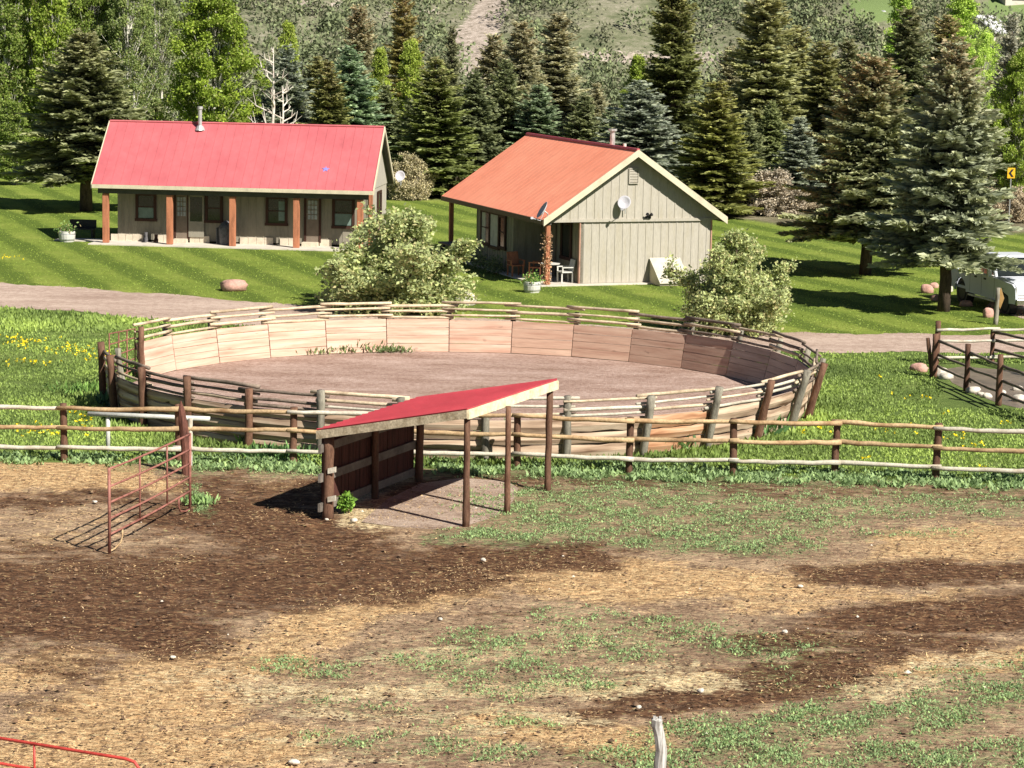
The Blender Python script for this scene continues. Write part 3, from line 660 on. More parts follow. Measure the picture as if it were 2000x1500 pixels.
# straw bits, hoof-turned clods
def st_ok(u, v, x, y):
    s = np.maximum(strokes(u, v, S_STRAW), strokes(u, v, S_PALE)); return (RNG.random(len(u)) < .07+.8*s) & (v > FENCE_V(u)+8)
x, y, u, v = scatter_img(150000, st_ok, 28, 54)
n = len(x); A = RNG.normal(0, 1, (n, 3)); A[:, 2] = RNG.uniform(-.1, .35, n); A = norm(A); B = RNG.normal(0, 1, (n, 3)); B[:, 2] *= .3; B = norm(B)
V_, q_, at_ = kites(np.stack([x, y, 0*x+.012], 1), A, B, RNG.uniform(.02, .09, n), RNG.uniform(.008, .022, n), np.clip(RNG.normal(.5, .2, n), 0, 1))
stuff('straw_litter', V_, q_, at_, M['leaf'], (.40, .29, .17), 'scattered pale straw and dry hay over the corral dirt', 'straw')
x, y, u, v = scatter_img(15000, lambda u, v, x, y: (v > FENCE_V(u)+6), 28, 54)
n = len(x); s = RNG.gamma(2, .006, n)+.008
oct_ = np.array([[1, 0, 0], [0, 1, 0], [-1, 0, 0], [0, -1, 0], [0, 0, .7]])
Vc = (oct_[None]*s[:, None, None]*RNG.uniform(.6, 1.4, (n, 5, 1)))+np.stack([x, y, 0*x], 1)[:, None]
Qc = np.array([[0, 1, 4], [1, 2, 4], [2, 3, 4], [3, 0, 4]])[None]+np.arange(n)[:, None, None]*5
me = npmesh('clods', Vc.reshape(-1, 3), Qc.reshape(-1, 3), {'tint': np.repeat(RNG.uniform(.1, .9, n), 5), 'cone': np.repeat((RNG.random(n) < .006).astype(float), 5)})
o = link(me, 'dirt_clods', [leafmat('clod', 0, .95, (.62, .56, .46), .1)], color=(.085, .054, .037, 1)); tag(o, 'small dirt clods and pebbles turned up by hooves', 'clods', kind='stuff')
# ============================================================ BUILDINGS
print('buildings...')
class WF:
    """wall frame: origin, direction along the wall, outward normal (local plan coordinates)"""
    def __init__(s, o, d, n): s.o = Vector((*o, 0)); s.d = Vector((*d, 0)).normalized(); s.n = Vector((*n, 0)).normalized()
    def P(s, t, h, out=0): p = s.o+s.d*t+s.n*out; return (p.x, p.y, h)
    def slab(s, mb, t0, t1, h0, h1, o0, o1, mi=0):
        mb.hexa([s.P(t0, h0, o1), s.P(t1, h0, o1), s.P(t1, h0, o0), s.P(t0, h0, o0), s.P(t0, h1, o1), s.P(t1, h1, o1), s.P(t1, h1, o0), s.P(t0, h1, o0)], mi)
    def wall(s, mb, L, h0, top, sp=.32, tk=.12, mi=0, skip=()):
        """top: constant or function of t; battens every sp"""
        f = top if callable(top) else (lambda t: top)
        ks = sorted(set([0, L]+([L/2] if callable(top) else [])))
        for a, b in zip(ks[:-1], ks[1:]):
            mb.hexa([s.P(a, h0, 0), s.P(b, h0, 0), s.P(b, h0, -tk), s.P(a, h0, -tk), s.P(a, f(a), 0), s.P(b, f(b), 0), s.P(b, f(b), -tk), s.P(a, f(a), -tk)], mi)
        n = int(L/sp); 
        for i in range(n+1):
            t = (i+.5)*L/(n+1)
            if any(a < t < b for a, b in skip): continue
            s.slab(mb, t-.022, t+.022, h0, min(f(t-.022), f(t+.022))-.02, 0, .016, mi)
def window(fr, parent, t0, t1, h0, h1, panes=(1, 2), mat='glass', framemat='frame', fw=.12, curtain=None, name='window'):
    g = MB(); fr.slab(g, t0, t1, h0, h1, .03, .045); w_ = g.build(name, M[mat], parent)
    f = MB()
    fr.slab(f, t0-fw, t1+fw, h1, h1+fw, .03, .085); fr.slab(f, t0-fw-.03, t1+fw+.03, h0-fw, h0, .03, .10)
    fr.slab(f, t0-fw, t0, h0, h1, .03, .085); fr.slab(f, t1, t1+fw, h0, h1, .03, .085)
    nx, nz = panes
    for i in range(1, nx): a = t0+(t1-t0)*i/nx; fr.slab(f, a-.02, a+.02, h0, h1, .045, .075)
    for i in range(1, nz): a = h0+(h1-h0)*i/nz; fr.slab(f, t0, t1, a-.022, a+.022, .045, .07)
    f.build('frame', M[framemat], w_)
    if curtain:
        c = MB(); a, b, c0, c1, mm = curtain; fr.slab(c, t0+(t1-t0)*a, t0+(t1-t0)*b, h0+(h1-h0)*c0, h0+(h1-h0)*c1, .045, .052); c.build('curtain' if mm == 'curtain' else 'blind', M[mm], w_)
    return w_
def gable_roof(parent, axis, W, L, ze, zr, mat, over=.0, rib=.32, tk=.06, rh=.018):
    """axis 'y': ridge runs along local y, eaves at x=0 and x=W. axis 'x': ridge along x, eaves at y=0, W"""
    def p(a, b, z): return (a, b, z) if axis == 'y' else (b, a, z)
    mb = MB()
    for side in (0, 1):
        e = 0 if side == 0 else W; c = W/2
        q = [p(e, 0, ze-tk), p(c, 0, zr-tk), p(c, L, zr-tk), p(e, L, ze-tk), p(e, 0, ze), p(c, 0, zr), p(c, L, zr), p(e, L, ze)]
        mb.hexa(q)
        n = int(L/rib)
        for i in range(n+1):
            b = .012+(L-.024-.02)*i/n
            mb.hexa([p(e, b, ze), p(c, b, zr), p(c, b+.022, zr), p(e, b+.022, ze), p(e, b, ze+rh), p(c, b, zr+rh), p(c, b+.022, zr+rh), p(e, b+.022, ze+rh)])
    r = mb.build('roof', M[mat], parent); return r
def slope_board(mb, A, B, h, tk, nrm, top=0.):
    """board under the line A-B (3d), h tall, tk thick along plan normal nrm"""
    A = Vector(A); B = Vector(B); n = Vector((*nrm, 0))*tk; z = Vector((0, 0, 1))
    mb.hexa([A-z*h, B-z*h, B-z*h+n, A-z*h+n, A+z*top, B+z*top, B+z*top+n, A+z*top+n])
# ---------------- right cabin (gable towards the corral)
HB = thing('cabin', 'tan board-and-batten cabin with orange-red roof and its gable end facing the round pen', 'cabin', (1.066, 91.217, 0), .35)
W2, L2, ZE, ZR = 7.556, 12.149, 2.53, 5.115
gable_roof(HB, 'y', W2, L2, ZE, ZR, 'roof_orange', rib=.42, rh=.003)
hb_roof = HB.children[0]
mb = MB(); mb.tube([(W2/2, .0, ZR+.01), (W2/2, L2, ZR+.01)], .07, 6); mb.build('ridge_cap', M['ridge_cap'], hb_roof)
mb = MB(); mb.tube([(W2/2+.7, 4.3, ZR-.4), (W2/2+.7, 4.3, ZR+.52)], .10, 10); mb.tube([(W2/2+.7, 4.3, ZR+.52), (W2/2+.7, 4.3, ZR+.60)], .17, 10)
mb.build('stove_pipe', M['steel'], hb_roof)
mb = MB(); mb.tube([(W2/2+.35, 2.2, ZR-.2), (W2/2+.35, 2.2, ZR+.14)], .07, 8); mb.build('vent_pipe', M['white'], hb_roof)
tr = MB()     # cream bargeboards; eave boards with shade put into the trim colour
for a, b in (((0, 0, ZE), (W2/2-.001, 0, ZR)), ((W2/2+.001, 0, ZR), (W2, 0, ZE))):
    tr = MB(); slope_board(tr, (a[0], -.045, a[2]+.0), (b[0], -.045, b[2]+.0), .24, .043, (0, 1), .03); tr.build('bargeboard', M['trim'], HB)
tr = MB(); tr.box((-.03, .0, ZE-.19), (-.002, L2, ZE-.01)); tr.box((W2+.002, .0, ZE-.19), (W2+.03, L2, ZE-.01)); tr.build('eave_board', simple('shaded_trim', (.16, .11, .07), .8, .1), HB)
sf = MB()
for e, c in ((.01, W2/2), (W2-.01, W2/2)):
    sf.hexa([(e, .03, ZE-.09), (c, .03, ZR-.09), (c, L2-.03, ZR-.09), (e, L2-.03, ZE-.09), (e, .03, ZE-.07), (c, .03, ZR-.07), (c, L2-.03, ZR-.07), (e, L2-.03, ZE-.07)])
sf.build('soffit', M['soffit'], HB)
fy = .45; xl, xr = 1.68, W2-.48
roofz = lambda x: ZE+(ZR-ZE)*(1-abs(x-W2/2)/(W2/2))-.10
wl = MB(); ff = WF((xl, fy), (1, 0), (0, -1)); ff.wall(wl, xr-xl, .06, 2.46, .33)
gf = WF((.06, fy-.03), (1, 0), (0, -1))     # upper gable, slightly proud
gh = lambda t: roofz(t+.06)
mbw = W2-.12
for a, b in ((0, mbw/2), (mbw/2, mbw)):
    wl.hexa([gf.P(a, 2.43, 0), gf.P(b, 2.43, 0), gf.P(b, 2.43, -.1), gf.P(a, 2.43, -.1), gf.P(a, max(2.44, gh(a)), 0), gf.P(b, max(2.44, gh(b)), 0), gf.P(b, max(2.44, gh(b)), -.1), gf.P(a, max(2.44, gh(a)), -.1)])
for i in range(22):
    t = .2+i*.33
    if gh(t) > 2.6 and t < mbw: gf.slab(wl, t-.022, t+.022, 2.5, min(gh(t-.02), gh(t+.02))-.02, 0, .016)
gf.slab(wl, .1, mbw-.42, 2.39, 2.50, 0, .05)
wl.build('gable_wall', M['siding'], HB)
wl = MB()
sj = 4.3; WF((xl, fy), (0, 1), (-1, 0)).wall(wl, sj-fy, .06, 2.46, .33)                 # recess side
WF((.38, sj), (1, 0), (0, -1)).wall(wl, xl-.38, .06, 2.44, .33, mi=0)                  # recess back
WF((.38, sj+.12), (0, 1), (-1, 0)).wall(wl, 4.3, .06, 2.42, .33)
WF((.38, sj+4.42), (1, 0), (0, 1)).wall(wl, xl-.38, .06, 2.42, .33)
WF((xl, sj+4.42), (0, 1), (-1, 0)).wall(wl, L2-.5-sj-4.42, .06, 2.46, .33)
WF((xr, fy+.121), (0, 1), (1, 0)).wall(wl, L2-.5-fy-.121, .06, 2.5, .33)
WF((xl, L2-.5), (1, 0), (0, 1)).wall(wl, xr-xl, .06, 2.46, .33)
wl.build('side_wall', M['siding_shade'], HB)
rt_ = simple('red_trim', (.42, .24, .17), .8, .2)
for a in (xl-.05, xr): mb = MB(); mb.box((a, fy-.04, .05), (a+.05, fy+.1, 2.43)); mb.build('corner_trim', rt_, HB)
wa = WF((.38, sj+.12), (0, 1), (-1, 0))
window(wa, HB, .75, 1.35, 1.0, 2.15, (1, 2)); window(wa, HB, 1.5, 2.45, .95, 2.2, (1, 1), 'glass', curtain=(0, 1, .0, 1, 'curtain')); window(wa, HB, 2.6, 3.5, 1.0, 2.2, (1, 2), curtain=(.5, 1, .0, 1, 'curtain'))
ws = WF((xl, fy), (0, 1), (-1, 0)); window(ws, HB, .9, 1.8, .95, 2.2, (1, 1))
d = MB(); ws.slab(d, 2.5, 3.4, .08, 2.1, .03, .07); d.build('door', M['door'], HB)
for q, nm in (((.32, .36), 'post'), ((.32, L2-.36), 'post')):
    p = MB(); p.box((q[0]-.085, q[1]-.085, .06), (q[0]+.085, q[1]+.085, ZE-.2)); p.build(nm, M['redwood'], HB, bevel=.01)
mb = MB(); mb.box((.2, .25, ZE-.22), (.42, L2-.25, ZE-.13)); mb.build('porch_beam', M['soffit'], HB)
mb = MB(); mb.box((.0, .1, -.02), (xr, fy+.3, .05)); mb.box((.0, fy+.3, -.02), (xl, L2-.2, .05)); mb.build('porch_slab', M['slab'], HB)
# louvred vent
v = MB(); gx = W2/2-.06; zc = 4.13
gf.slab(v, gx-.17, gx+.17, zc-.30, zc-.27, .02, .07); gf.slab(v, gx-.17, gx+.17, zc+.27, zc+.30, .02, .07); gf.slab(v, gx-.2, gx-.17, zc-.30, zc+.30, .02, .07); gf.slab(v, gx+.17, gx+.2, zc-.30, zc+.30, .02, .07)
for i in range(9): z = zc-.25+i*.06; v.hexa([gf.P(gx-.16, z, .05), gf.P(gx+.16, z, .05), gf.P(gx+.16, z+.03, .03), gf.P(gx-.16, z+.03, .03), gf.P(gx-.16, z+.012, .055), gf.P(gx+.16, z+.012, .055), gf.P(gx+.16, z+.042, .035), gf.P(gx-.16, z+.042, .035)])
v.build('gable_vent', M['siding'], HB)
# sloping cellar hatch against the gable wall
ch = MB(); cx = 4.55
ch.hexa([(cx, fy-1.05, .02), (cx+1.25, fy-1.05, .02), (cx+1.25, fy-.03, .02), (cx, fy-.03, .02), (cx, fy-1.05, .12), (cx+1.25, fy-1.05, .12), (cx+1.25, fy-.03, .92), (cx, fy-.03, .92)])
ch.build('cellar_hatch', M['trim'], HB)
hatch = HB.children[-1]
dd = MB()
for a in (0, .64): dd.hexa([(cx-.03+a, fy-1.12, .10), (cx+.6+a, fy-1.12, .10), (cx+.6+a, fy-.05, .95), (cx-.03+a, fy-.05, .95), (cx-.03+a, fy-1.12, .14), (cx+.6+a, fy-1.12, .14), (cx+.6+a, fy-.05, .99), (cx-.03+a, fy-.05, .99)])
dd.build('hatch_door', simple('hatch_paint', (.50, .47, .38), .6, .15), hatch)
lf = MB(); gf.slab(lf, 4.25, 4.45, 2.50, 2.6, .02, .1); lf.tube([gf.P(4.35, 2.56, .06), gf.P(4.35, 2.62, .12)], .03, 6)
for i in (-1, 1):
    lf.tube([gf.P(4.35, 2.6, .1), gf.P(4.35+i*.1, 2.68, .2)], [.03, .07], 8)
lf2 = lf; lf2.v = lf2.v; o = lf.build('flood_light', M['dark'], HB)
# satellite dishes: things of their own fixed to the cabins
def dish(name_label, loc, az, tilt, r=.30, arm=True, mat='dish'):
    t = thing('satellite_dish', name_label, 'satellite dish', loc, az, 'satellite dishes on the cabins')
    b = MB(); prof = [(0.001, 0), (r*.4, .012), (r*.75, .045), (r, .085), (r*1.02, .08), (r*.75, .03), (r*.4, -.005), (.001, -.015)]
    n = 24; vs = []; k = len(prof); ct, st_ = cos(tilt), sin(tilt)
    for i in range(n):
        a = 2*pi*i/n
        for rr, zz in prof:
            x, y, z = rr*cos(a), -zz, rr*sin(a)*1.08; vs.append((x, y*ct-z*st_*-1*-1, z*ct-y*st_*-1*-1))
    vs = []
    for i in range(n):
        a = 2*pi*i/n
        for rr, zz in prof:
            x, y, z = rr*cos(a), -zz, rr*sin(a)*1.08
            vs.append((x, y*ct+z*st_, -y*st_+z*ct))
    b.add(vs, [(i*k+j, ((i+1) % n)*k+j, ((i+1) % n)*k+j+1, i*k+j+1) for i in range(n) for j in range(k-1)])
    b.build('reflector', M[mat], t, smooth=True)
    a = MB(); a.tube([(0, .02, -.02), (0, -.12, -r*1.15), (0, -.42, -r*.85)], .014, 6); a.box((-.045, -.50, -r*.85-.03), (.045, -.40, -r*.85+.05)); a.build('feed_arm', M['dish'], t)
    m_ = MB(); m_.tube([(0, .02, 0), (0, .16, -.10), (0, .17, -.42)], .022, 7); m_.build('mount', M['steel'], t)
    return t
def HBW(x, y, z): c, s_ = cos(.35), sin(.35); return (1.066+x*c-y*s_, 91.217+x*s_+y*c, z)
dish('grey satellite dish on the gable wall below the louvred vent', HBW(3.33, fy-.30, 3.12), -.25, .45, .25)
dish('dark satellite dish on a mast at the left eave corner of the right cabin', HBW(.02, .05, 2.86), -1.35, .55, .32)
# ---------------- left cabin (long porch towards the corral)
A1 = -.094; HA = thing('cabin', 'long low cabin with pink-red metal roof and a shaded front porch on brown posts', 'cabin', (-18.22, 105.013, 0), A1)
HA.color = (1, 1, 1, 1)
L1, W1, ZE1, ZR1 = 12.207, 6.178, 2.594, 5.162
gable_roof(HA, 'x', W1, L1, ZE1, ZR1, 'roof_pink', rib=.4); ra = HA.children[0]
mb = MB(); mb.tube([(-.0, W1/2, ZR1+.01), (L1, W1/2, ZR1+.01)], .06, 6); mb.build('ridge_cap', M['roof_pink'], ra)
mb = MB(); px_, py_ = 4.1, W1/2-.28; mb.tube([(px_, py_, ZR1-.5), (px_, py_, ZR1+.62)], .085, 10); mb.tube([(px_, py_, ZR1+.62), (px_, py_, ZR1+.74)], .12, 10); mb.tube([(px_, py_, ZR1-.3), (px_, py_, ZR1-.10)], [.24, .13], 10)
mb.build('stove_pipe', M['steel'], ra)
# blue star on the roof
sl = math.atan2(ZR1-ZE1, W1/2); s0 = .31
mb = MB(); sx0, sy0 = 10.0, W1/2*s0; oz = ZE1+(ZR1-ZE1)*s0+.03
pts = []
for i in range(10):
    r_ = .17 if i % 2 == 0 else .07; a = pi/2+i*pi/5; pts.append((sx0+r_*cos(a), sy0+r_*sin(a)*cos(sl), oz+r_*sin(a)*sin(sl)))
mb.add(pts+[(sx0, sy0, oz+.01)]+[(p[0], p[1], p[2]-.03) for p in pts], [(i, (i+1) % 10, 10) for i in range(10)]+[(i, i+11, (i+1) % 10+11, (i+1) % 10) for i in range(10)])
mb.build('star_ornament', M['star'], ra)
for xx_ in (-.045, L1+.002):
    for a, b in (((0, ZE1), (W1/2, ZR1)), ((W1/2, ZR1), (W1, ZE1))):
        tr = MB(); tr.hexa([(xx_, a[0], a[1]-.20), (xx_, b[0], b[1]-.20), (xx_+.043, b[0], b[1]-.20), (xx_+.043, a[0], a[1]-.20), (xx_, a[0], a[1]+.03), (xx_, b[0], b[1]+.03), (xx_+.043, b[0], b[1]+.03), (xx_+.043, a[0], a[1]+.03)]); tr.build('bargeboard', M['trim'], HA)
tr = MB(); tr.box((0, -.035, ZE1-.17), (L1, -.002, ZE1-.01)); tr.box((0, W1+.002, ZE1-.17), (L1, W1+.035, ZE1-.01)); tr.build('eave_board', M['trim'], HA)
sf = MB()
for e, c in ((.01, W1/2), (W1-.01, W1/2)): sf.hexa([(.02, e, ZE1-.10), (.02, c, ZR1-.10), (L1-.02, c, ZR1-.10), (L1-.02, e, ZE1-.10), (.02, e, ZE1-.07), (.02, c, ZR1-.07), (L1-.02, c, ZR1-.07), (L1-.02, e, ZE1-.07)])
sf.build('soffit', M['soffit'], HA)
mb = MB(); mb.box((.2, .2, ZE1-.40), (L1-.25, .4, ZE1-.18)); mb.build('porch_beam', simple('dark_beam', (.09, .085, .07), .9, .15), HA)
PT = [G(205, 476), G(333, 479), G(459, 483), G(587, 487), G(713, 491)]
for i, xx_ in enumerate((.52, 3.33, 6.08, 8.86, 11.62)):
    p = MB(); p.box((xx_-.13, .20, .05), (xx_+.13, .42, ZE1-.41)); p.build('post', M['redwood'], HA, bevel=.015)
PY = 1.42; bx0, bx1 = .75, L1-.28
wf = WF((bx0, PY), (1, 0), (0, -1)); wl = MB(); wf.wall(wl, bx1-bx0, .12, ZE1+.55, .36); wl.build('porch_wall', M['siding_shade'], HA)
wl = MB(); sd_ = WF((bx1, PY+.121), (0, 1), (1, 0)); LB = W1-.35-PY-.121
sd_.wall(wl, LB, .1, ZE1-.02, .36)
rz1 = lambda y: ZE1+(ZR1-ZE1)*(1-abs(y-W1/2)/(W1/2))-.12
for a, b in ((.06, W1/2), (W1/2, W1-.06)): wl.hexa([(bx1+.03, a, ZE1-.05), (bx1+.03, b, ZE1-.05), (bx1-.09, b, ZE1-.05), (bx1-.09, a, ZE1-.05), (bx1+.03, a, max(ZE1-.03, rz1(a))), (bx1+.03, b, max(ZE1-.03, rz1(b))), (bx1-.09, b, max(ZE1-.03, rz1(b))), (bx1-.09, a, max(ZE1-.03, rz1(a)))])
WF((bx0, PY+.121), (0, 1), (-1, 0)).wall(wl, LB, .1, ZE1+.0, .36)
for a, b in ((.06, W1/2), (W1/2, W1-.06)): wl.hexa([(bx0-.03, a, ZE1-.05), (bx0-.03, b, ZE1-.05), (bx0+.09, b, ZE1-.05), (bx0+.09, a, ZE1-.05), (bx0-.03, a, max(ZE1-.03, rz1(a))), (bx0-.03, b, max(ZE1-.03, rz1(b))), (bx0+.09, b, max(ZE1-.03, rz1(b))), (bx0+.09, a, max(ZE1-.03, rz1(a)))])
WF((bx0, W1-.35), (1, 0), (0, 1)).wall(wl, bx1-bx0, .1, ZE1, .36)
wl.build('side_wall', M['siding'], HA)
mb = MB(); mb.box((bx1-.10, PY-.05, .1), (bx1+.05, PY+.12, ZE1-.06)); mb.build('corner_trim', M['redwood'], HA)
window(sd_, HA, 1.5, 2.3, .95, 2.25, (1, 2))
mb = MB(); mb.box((-.1, -.35, -.02), (L1-.1, PY, .05)); mb.box((-2.0, 1.0, -.02), (-.1, 2.2, .035)); mb.build('porch_slab', M['slab'], HA)
mb = MB()
def lx(u): return (u-205)/(713-205)*(11.62-.52)*1.035+.52-.17
for a, b in ((210, 282), (300, 340), (365, 404), (463, 528), (541, 575), (618, 642)):
    x0_, x1_ = lx(a), lx(b); n = max(1, int((x1_-x0_)/.3))
    for i in range(n): mb.box((x0_+(x1_-x0_)*i/n, PY-.07, .05), (x0_+(x1_-x0_)*(i+1)/n-.015, PY-.031, .34+.015*(i % 2)))
mb.build('skirting_blocks', M['found'], HA)
mb = MB(); mb.box((lx(336), PY-.45, .05), (lx(361), PY-.03, .22)); mb.box((lx(586), PY-.45, .05), (lx(616), PY-.03, .22)); mb.build('door_step', M['found'], HA)
def lw(u): return lx(u)-bx0
window(wf, HA, lw(264), lw(294), 1.05, 2.05, (1, 2), curtain=(.0, 1, .02, .48, 'blind'))
window(wf, HA, lw(400), lw(424), 1.05, 2.1, (1, 2)); window(wf, HA, lw(518), lw(550), 1.0, 2.05, (1, 2), curtain=(.62, 1, .1, .9, 'blind')); window(wf, HA, lw(647), lw(680), .95, 2.05, (1, 2), curtain=(0, 1, .02, .5, 'blind'))
for (u0_, u1_) in ((338, 360), (592, 616)):
    d = MB(); wf.slab(d, lw(u0_), lw(u1_), .22, 2.15, .03, .07); dr = d.build('door', M['door'], HA)
    d = MB(); wf.slab(d, lw(u0_+3), lw(u1_-3), 1.2, 2.02, .07, .085); pn = d.build('pane', M['pane'], dr)
    d = MB()
    for i in (1, 2): a = lw(u0_+3)+(lw(u1_-3)-lw(u0_+3))*i/3; wf.slab(d, a-.015, a+.015, 1.2, 2.02, .085, .10)
    for i in (1, 2, 3): z = 1.2+.82*i/4; wf.slab(d, lw(u0_+3), lw(u1_-3), z-.015, z+.015, .085, .10)
    d.build('glazing_bar', M['door'], dr)
    d = MB(); wf.slab(d, lw(u0_)-.1, lw(u0_), .2, 2.24, .03, .09); wf.slab(d, lw(u1_), lw(u1_)+.1, .2, 2.24, .03, .09); wf.slab(d, lw(u0_)-.1, lw(u1_)+.1, 2.15, 2.25, .03, .09); d.build('door_frame', M['frame'], dr)
# storm door standing open beside the left door
sdr = MB(); wf.slab(sdr, lw(363), lw(393), .30, .98, .09, .12); wf.slab(sdr, lw(363), lw(366), .98, 2.12, .09, .12); wf.slab(sdr, lw(390), lw(393), .98, 2.12, .09, .12); wf.slab(sdr, lw(363), lw(393), 2.06, 2.14, .09, .12)
o = sdr.build('storm_door', simple('storm_door', (.25, .23, .18), .6, .1), HA)
q = MB(); wf.slab(q, lw(366), lw(390), .98, 2.06, .098, .108); q.build('pane', M['glass'], o)
def HAW(x, y, z): c, s_ = cos(A1), sin(A1); return (-18.22+x*c-y*s_, 105.013+x*s_+y*c, z)
dish('white satellite dish sticking out past the right end of the long cabin', HAW(L1+.32, W1-.2, 2.85), -.1, .35, .22)
# things on the left porch
t = thing('barbecue_grill', 'barbecue under a grey and black cover on the long porch', 'grill', HAW(lx(442)-.02, PY-.55, .05), A1)
mb = MB(); mb.lathe([(.30, 0), (.32, .3), (.34, .62), (.33, .78), (.22, .94), (.06, 1.03), (0, 1.04)], n=14); mb.build('cover', M['cover'], t, smooth=True)
mb = MB(); mb.box((-.42, -.12, .0), (-.30, .25, .72)); mb.build('side_table', M['dark'], t)
for lab, u_, h_, m_ in (('dark boot standing on the porch beside the pale skirting', 284, .30, 'dark'), ('slim grey thermos jug on the porch beside the dark boot', 286, .42, 'cover'), ('dark red boot at the left of the first porch door', 302, .34, 'frame')):
    b = MB(); x_0 = 0; b.lathe([(.09, 0), (.10, .1), (.07, h_*.6), (.085, h_), (.0, h_)], n=10)
    if 'boot' in lab: b.box((-.06, -.26, 0), (.06, -.02, .09))
    o = b.build('boot' if 'boot' in lab else 'jug', M[m_], None); o.location = HAW(lx(u_-(4 if 'dark boot' in lab and 'red' not in lab else 0)), PY-.35, .052); o.rotation_euler = (0, 0, A1)
    tag(o, lab, 'boot' if 'boot' in lab else 'jug')
def barrel(loc, label, plantcol, s=1., fl=None, seed=0):
    t = thing('barrel_planter', label, 'planter', loc, 0, 'barrel planters')
    t.scale = (s, s, s)
    mb = MB(); mb.lathe([(.0, 0), (.24, 0), (.275, .12), (.29, .22), (.28, .36), (.25, .37), (.24, .33), (.0, .33)], n=18); mb.build('tub', M['white'], t)
    mb = MB(); mb.lathe([(.278, .08), (.284, .08), (.288, .12), (.281, .12)], n=18); mb.lathe([(.29, .26), (.296, .26), (.293, .30), (.288, .30)], n=18); mb.build('hoop', M['steel'], t)
    r = np.random.default_rng(seed); n = 420; P = np.stack([r.normal(0, .15, n), r.normal(0, .15, n), .34+np.abs(r.normal(0, .13, n))], 1)
    A = norm(r.normal(0, 1, (n, 3))+np.array([0, 0, .5])); B = norm(np.cross(A, r.normal(0, 1, (n, 3))))
    V, q, at = kites(P, A, B, r.uniform(.05, .11, n), r.uniform(.03, .06, n), r.uniform(.2, .9, n), (r.random(n) < .15).astype(float))
    link(npmesh('foliage', V, q, at), 'foliage', [M['leaf']], t, (*plantcol, .8))
barrel(G(131, 472), 'white barrel planter on the path left of the long porch', (.10, .16, .05), 1.25, seed=1)
barrel(G(1039, 571), 'white barrel planter of leafy flowers by the corner post of the right cabin', (.12, .20, .05), 1.1, seed=2)
# dark mat / bench in the shade left of porch
t = thing('bench', 'low dark bench in shade between the planter and the long porch', 'bench', HAW(-1.2, 2.7, 0), A1)
mb = MB(); mb.box((-.6, -.2, .38), (.6, .2, .44)); mb.build('seat', M['dark'], t)
mb = MB(); mb.box((-.6, .18, .44), (.6, .22, .8)); mb.build('backrest', M['dark'], t)
for a in (-.5, .5): mb = MB(); mb.box((a-.04, -.18, 0), (a+.04, .18, .38)); mb.build('leg', M['dark'], t)
# right cabin patio furniture
def chair(loc, rz, mat, label, s=1):
    t = thing('patio_chair', label, 'chair', loc, rz, 'patio chairs'); t.scale = (s,)*3
    mb = MB(); mb.box((-.25, -.25, .40), (.25, .25, .45)); mb.build('seat', M[mat], t, bevel=.01)
    mb = MB(); mb.hexa([(-.25, .23, .45), (.25, .23, .45), (.25, .27, .45), (-.25, .27, .45), (-.23, .33, .92), (.23, .33, .92), (.23, .37, .92), (-.23, .37, .92)]); mb.build('backrest', M[mat], t)
    for i in (-1, 1):
        for j in (-1, 1): mb = MB(); mb.box((i*.23-.025, j*.23-.025, 0), (i*.23+.025, j*.23+.025, .40)); mb.build('leg', M[mat], t)
        mb = MB(); mb.box((i*.27-.03, -.25, .60), (i*.27+.03, .27, .64)); mb.box((i*.27-.025, -.24, .4), (i*.27+.025, -.19, .6)); mb.build('armrest', M[mat], t)
chair(HBW(1.28, .95, .052), -1.2, 'white', 'white plastic chair at the foot of the gable wall, half in sun', .95)
chair(HBW(.75, 2.6, .052), -1.9, 'redwood', 'brown wooden chair in the shade just right of the porch post')
chair(HBW(.2, 3.5, .052), .4, 'redwood', 'brown wooden chair in the shade left of the porch post')
t = thing('patio_table', 'small table with a white top on the shaded patio', 'table', HBW(.85, 1.4, .052), .35)
mb = MB(); mb.lathe([(0, .66), (.36, .66), (.37, .70), (0, .70)], n=18); mb.build('tabletop', M['white'], t)
mb = MB(); mb.lathe([(.16, 0), (.14, .03), (.05, .08), (.05, .66), (0, .66)], n=12); mb.build('pedestal', M['cover'], t)
t = thing('picnic_table', 'dark picnic table in shade under the back porch post of the right cabin', 'table', HBW(-.2, L2-2.2, 0), .35)
mb = MB(); mb.box((-.4, -.8, .68), (.4, .8, .74)); mb.build('tabletop', M['dark'], t)
for a in (-.72, .72): mb = MB(); mb.box((a-.13, -.8, .42), (a+.13, .8, .46)); mb.build('seat', M['dark'], t)
for b_ in (-.55, .55):
    mb = MB(); mb.hexa([(-.75, b_-.04, 0), (-.62, b_-.04, 0), (-.62, b_+.04, 0), (-.75, b_+.04, 0), (-.2, b_-.04, .68), (-.08, b_-.04, .68), (-.08, b_+.04, .68), (-.2, b_+.04, .68)]); mb.build('leg', M['dark'], t)
    mb = MB(); mb.hexa([(.62, b_-.04, 0), (.75, b_-.04, 0), (.75, b_+.04, 0), (.62, b_+.04, 0), (.08, b_-.04, .68), (.2, b_-.04, .68), (.2, b_+.04, .68), (.08, b_+.04, .68)]); mb.build('leg', M['dark'], t)
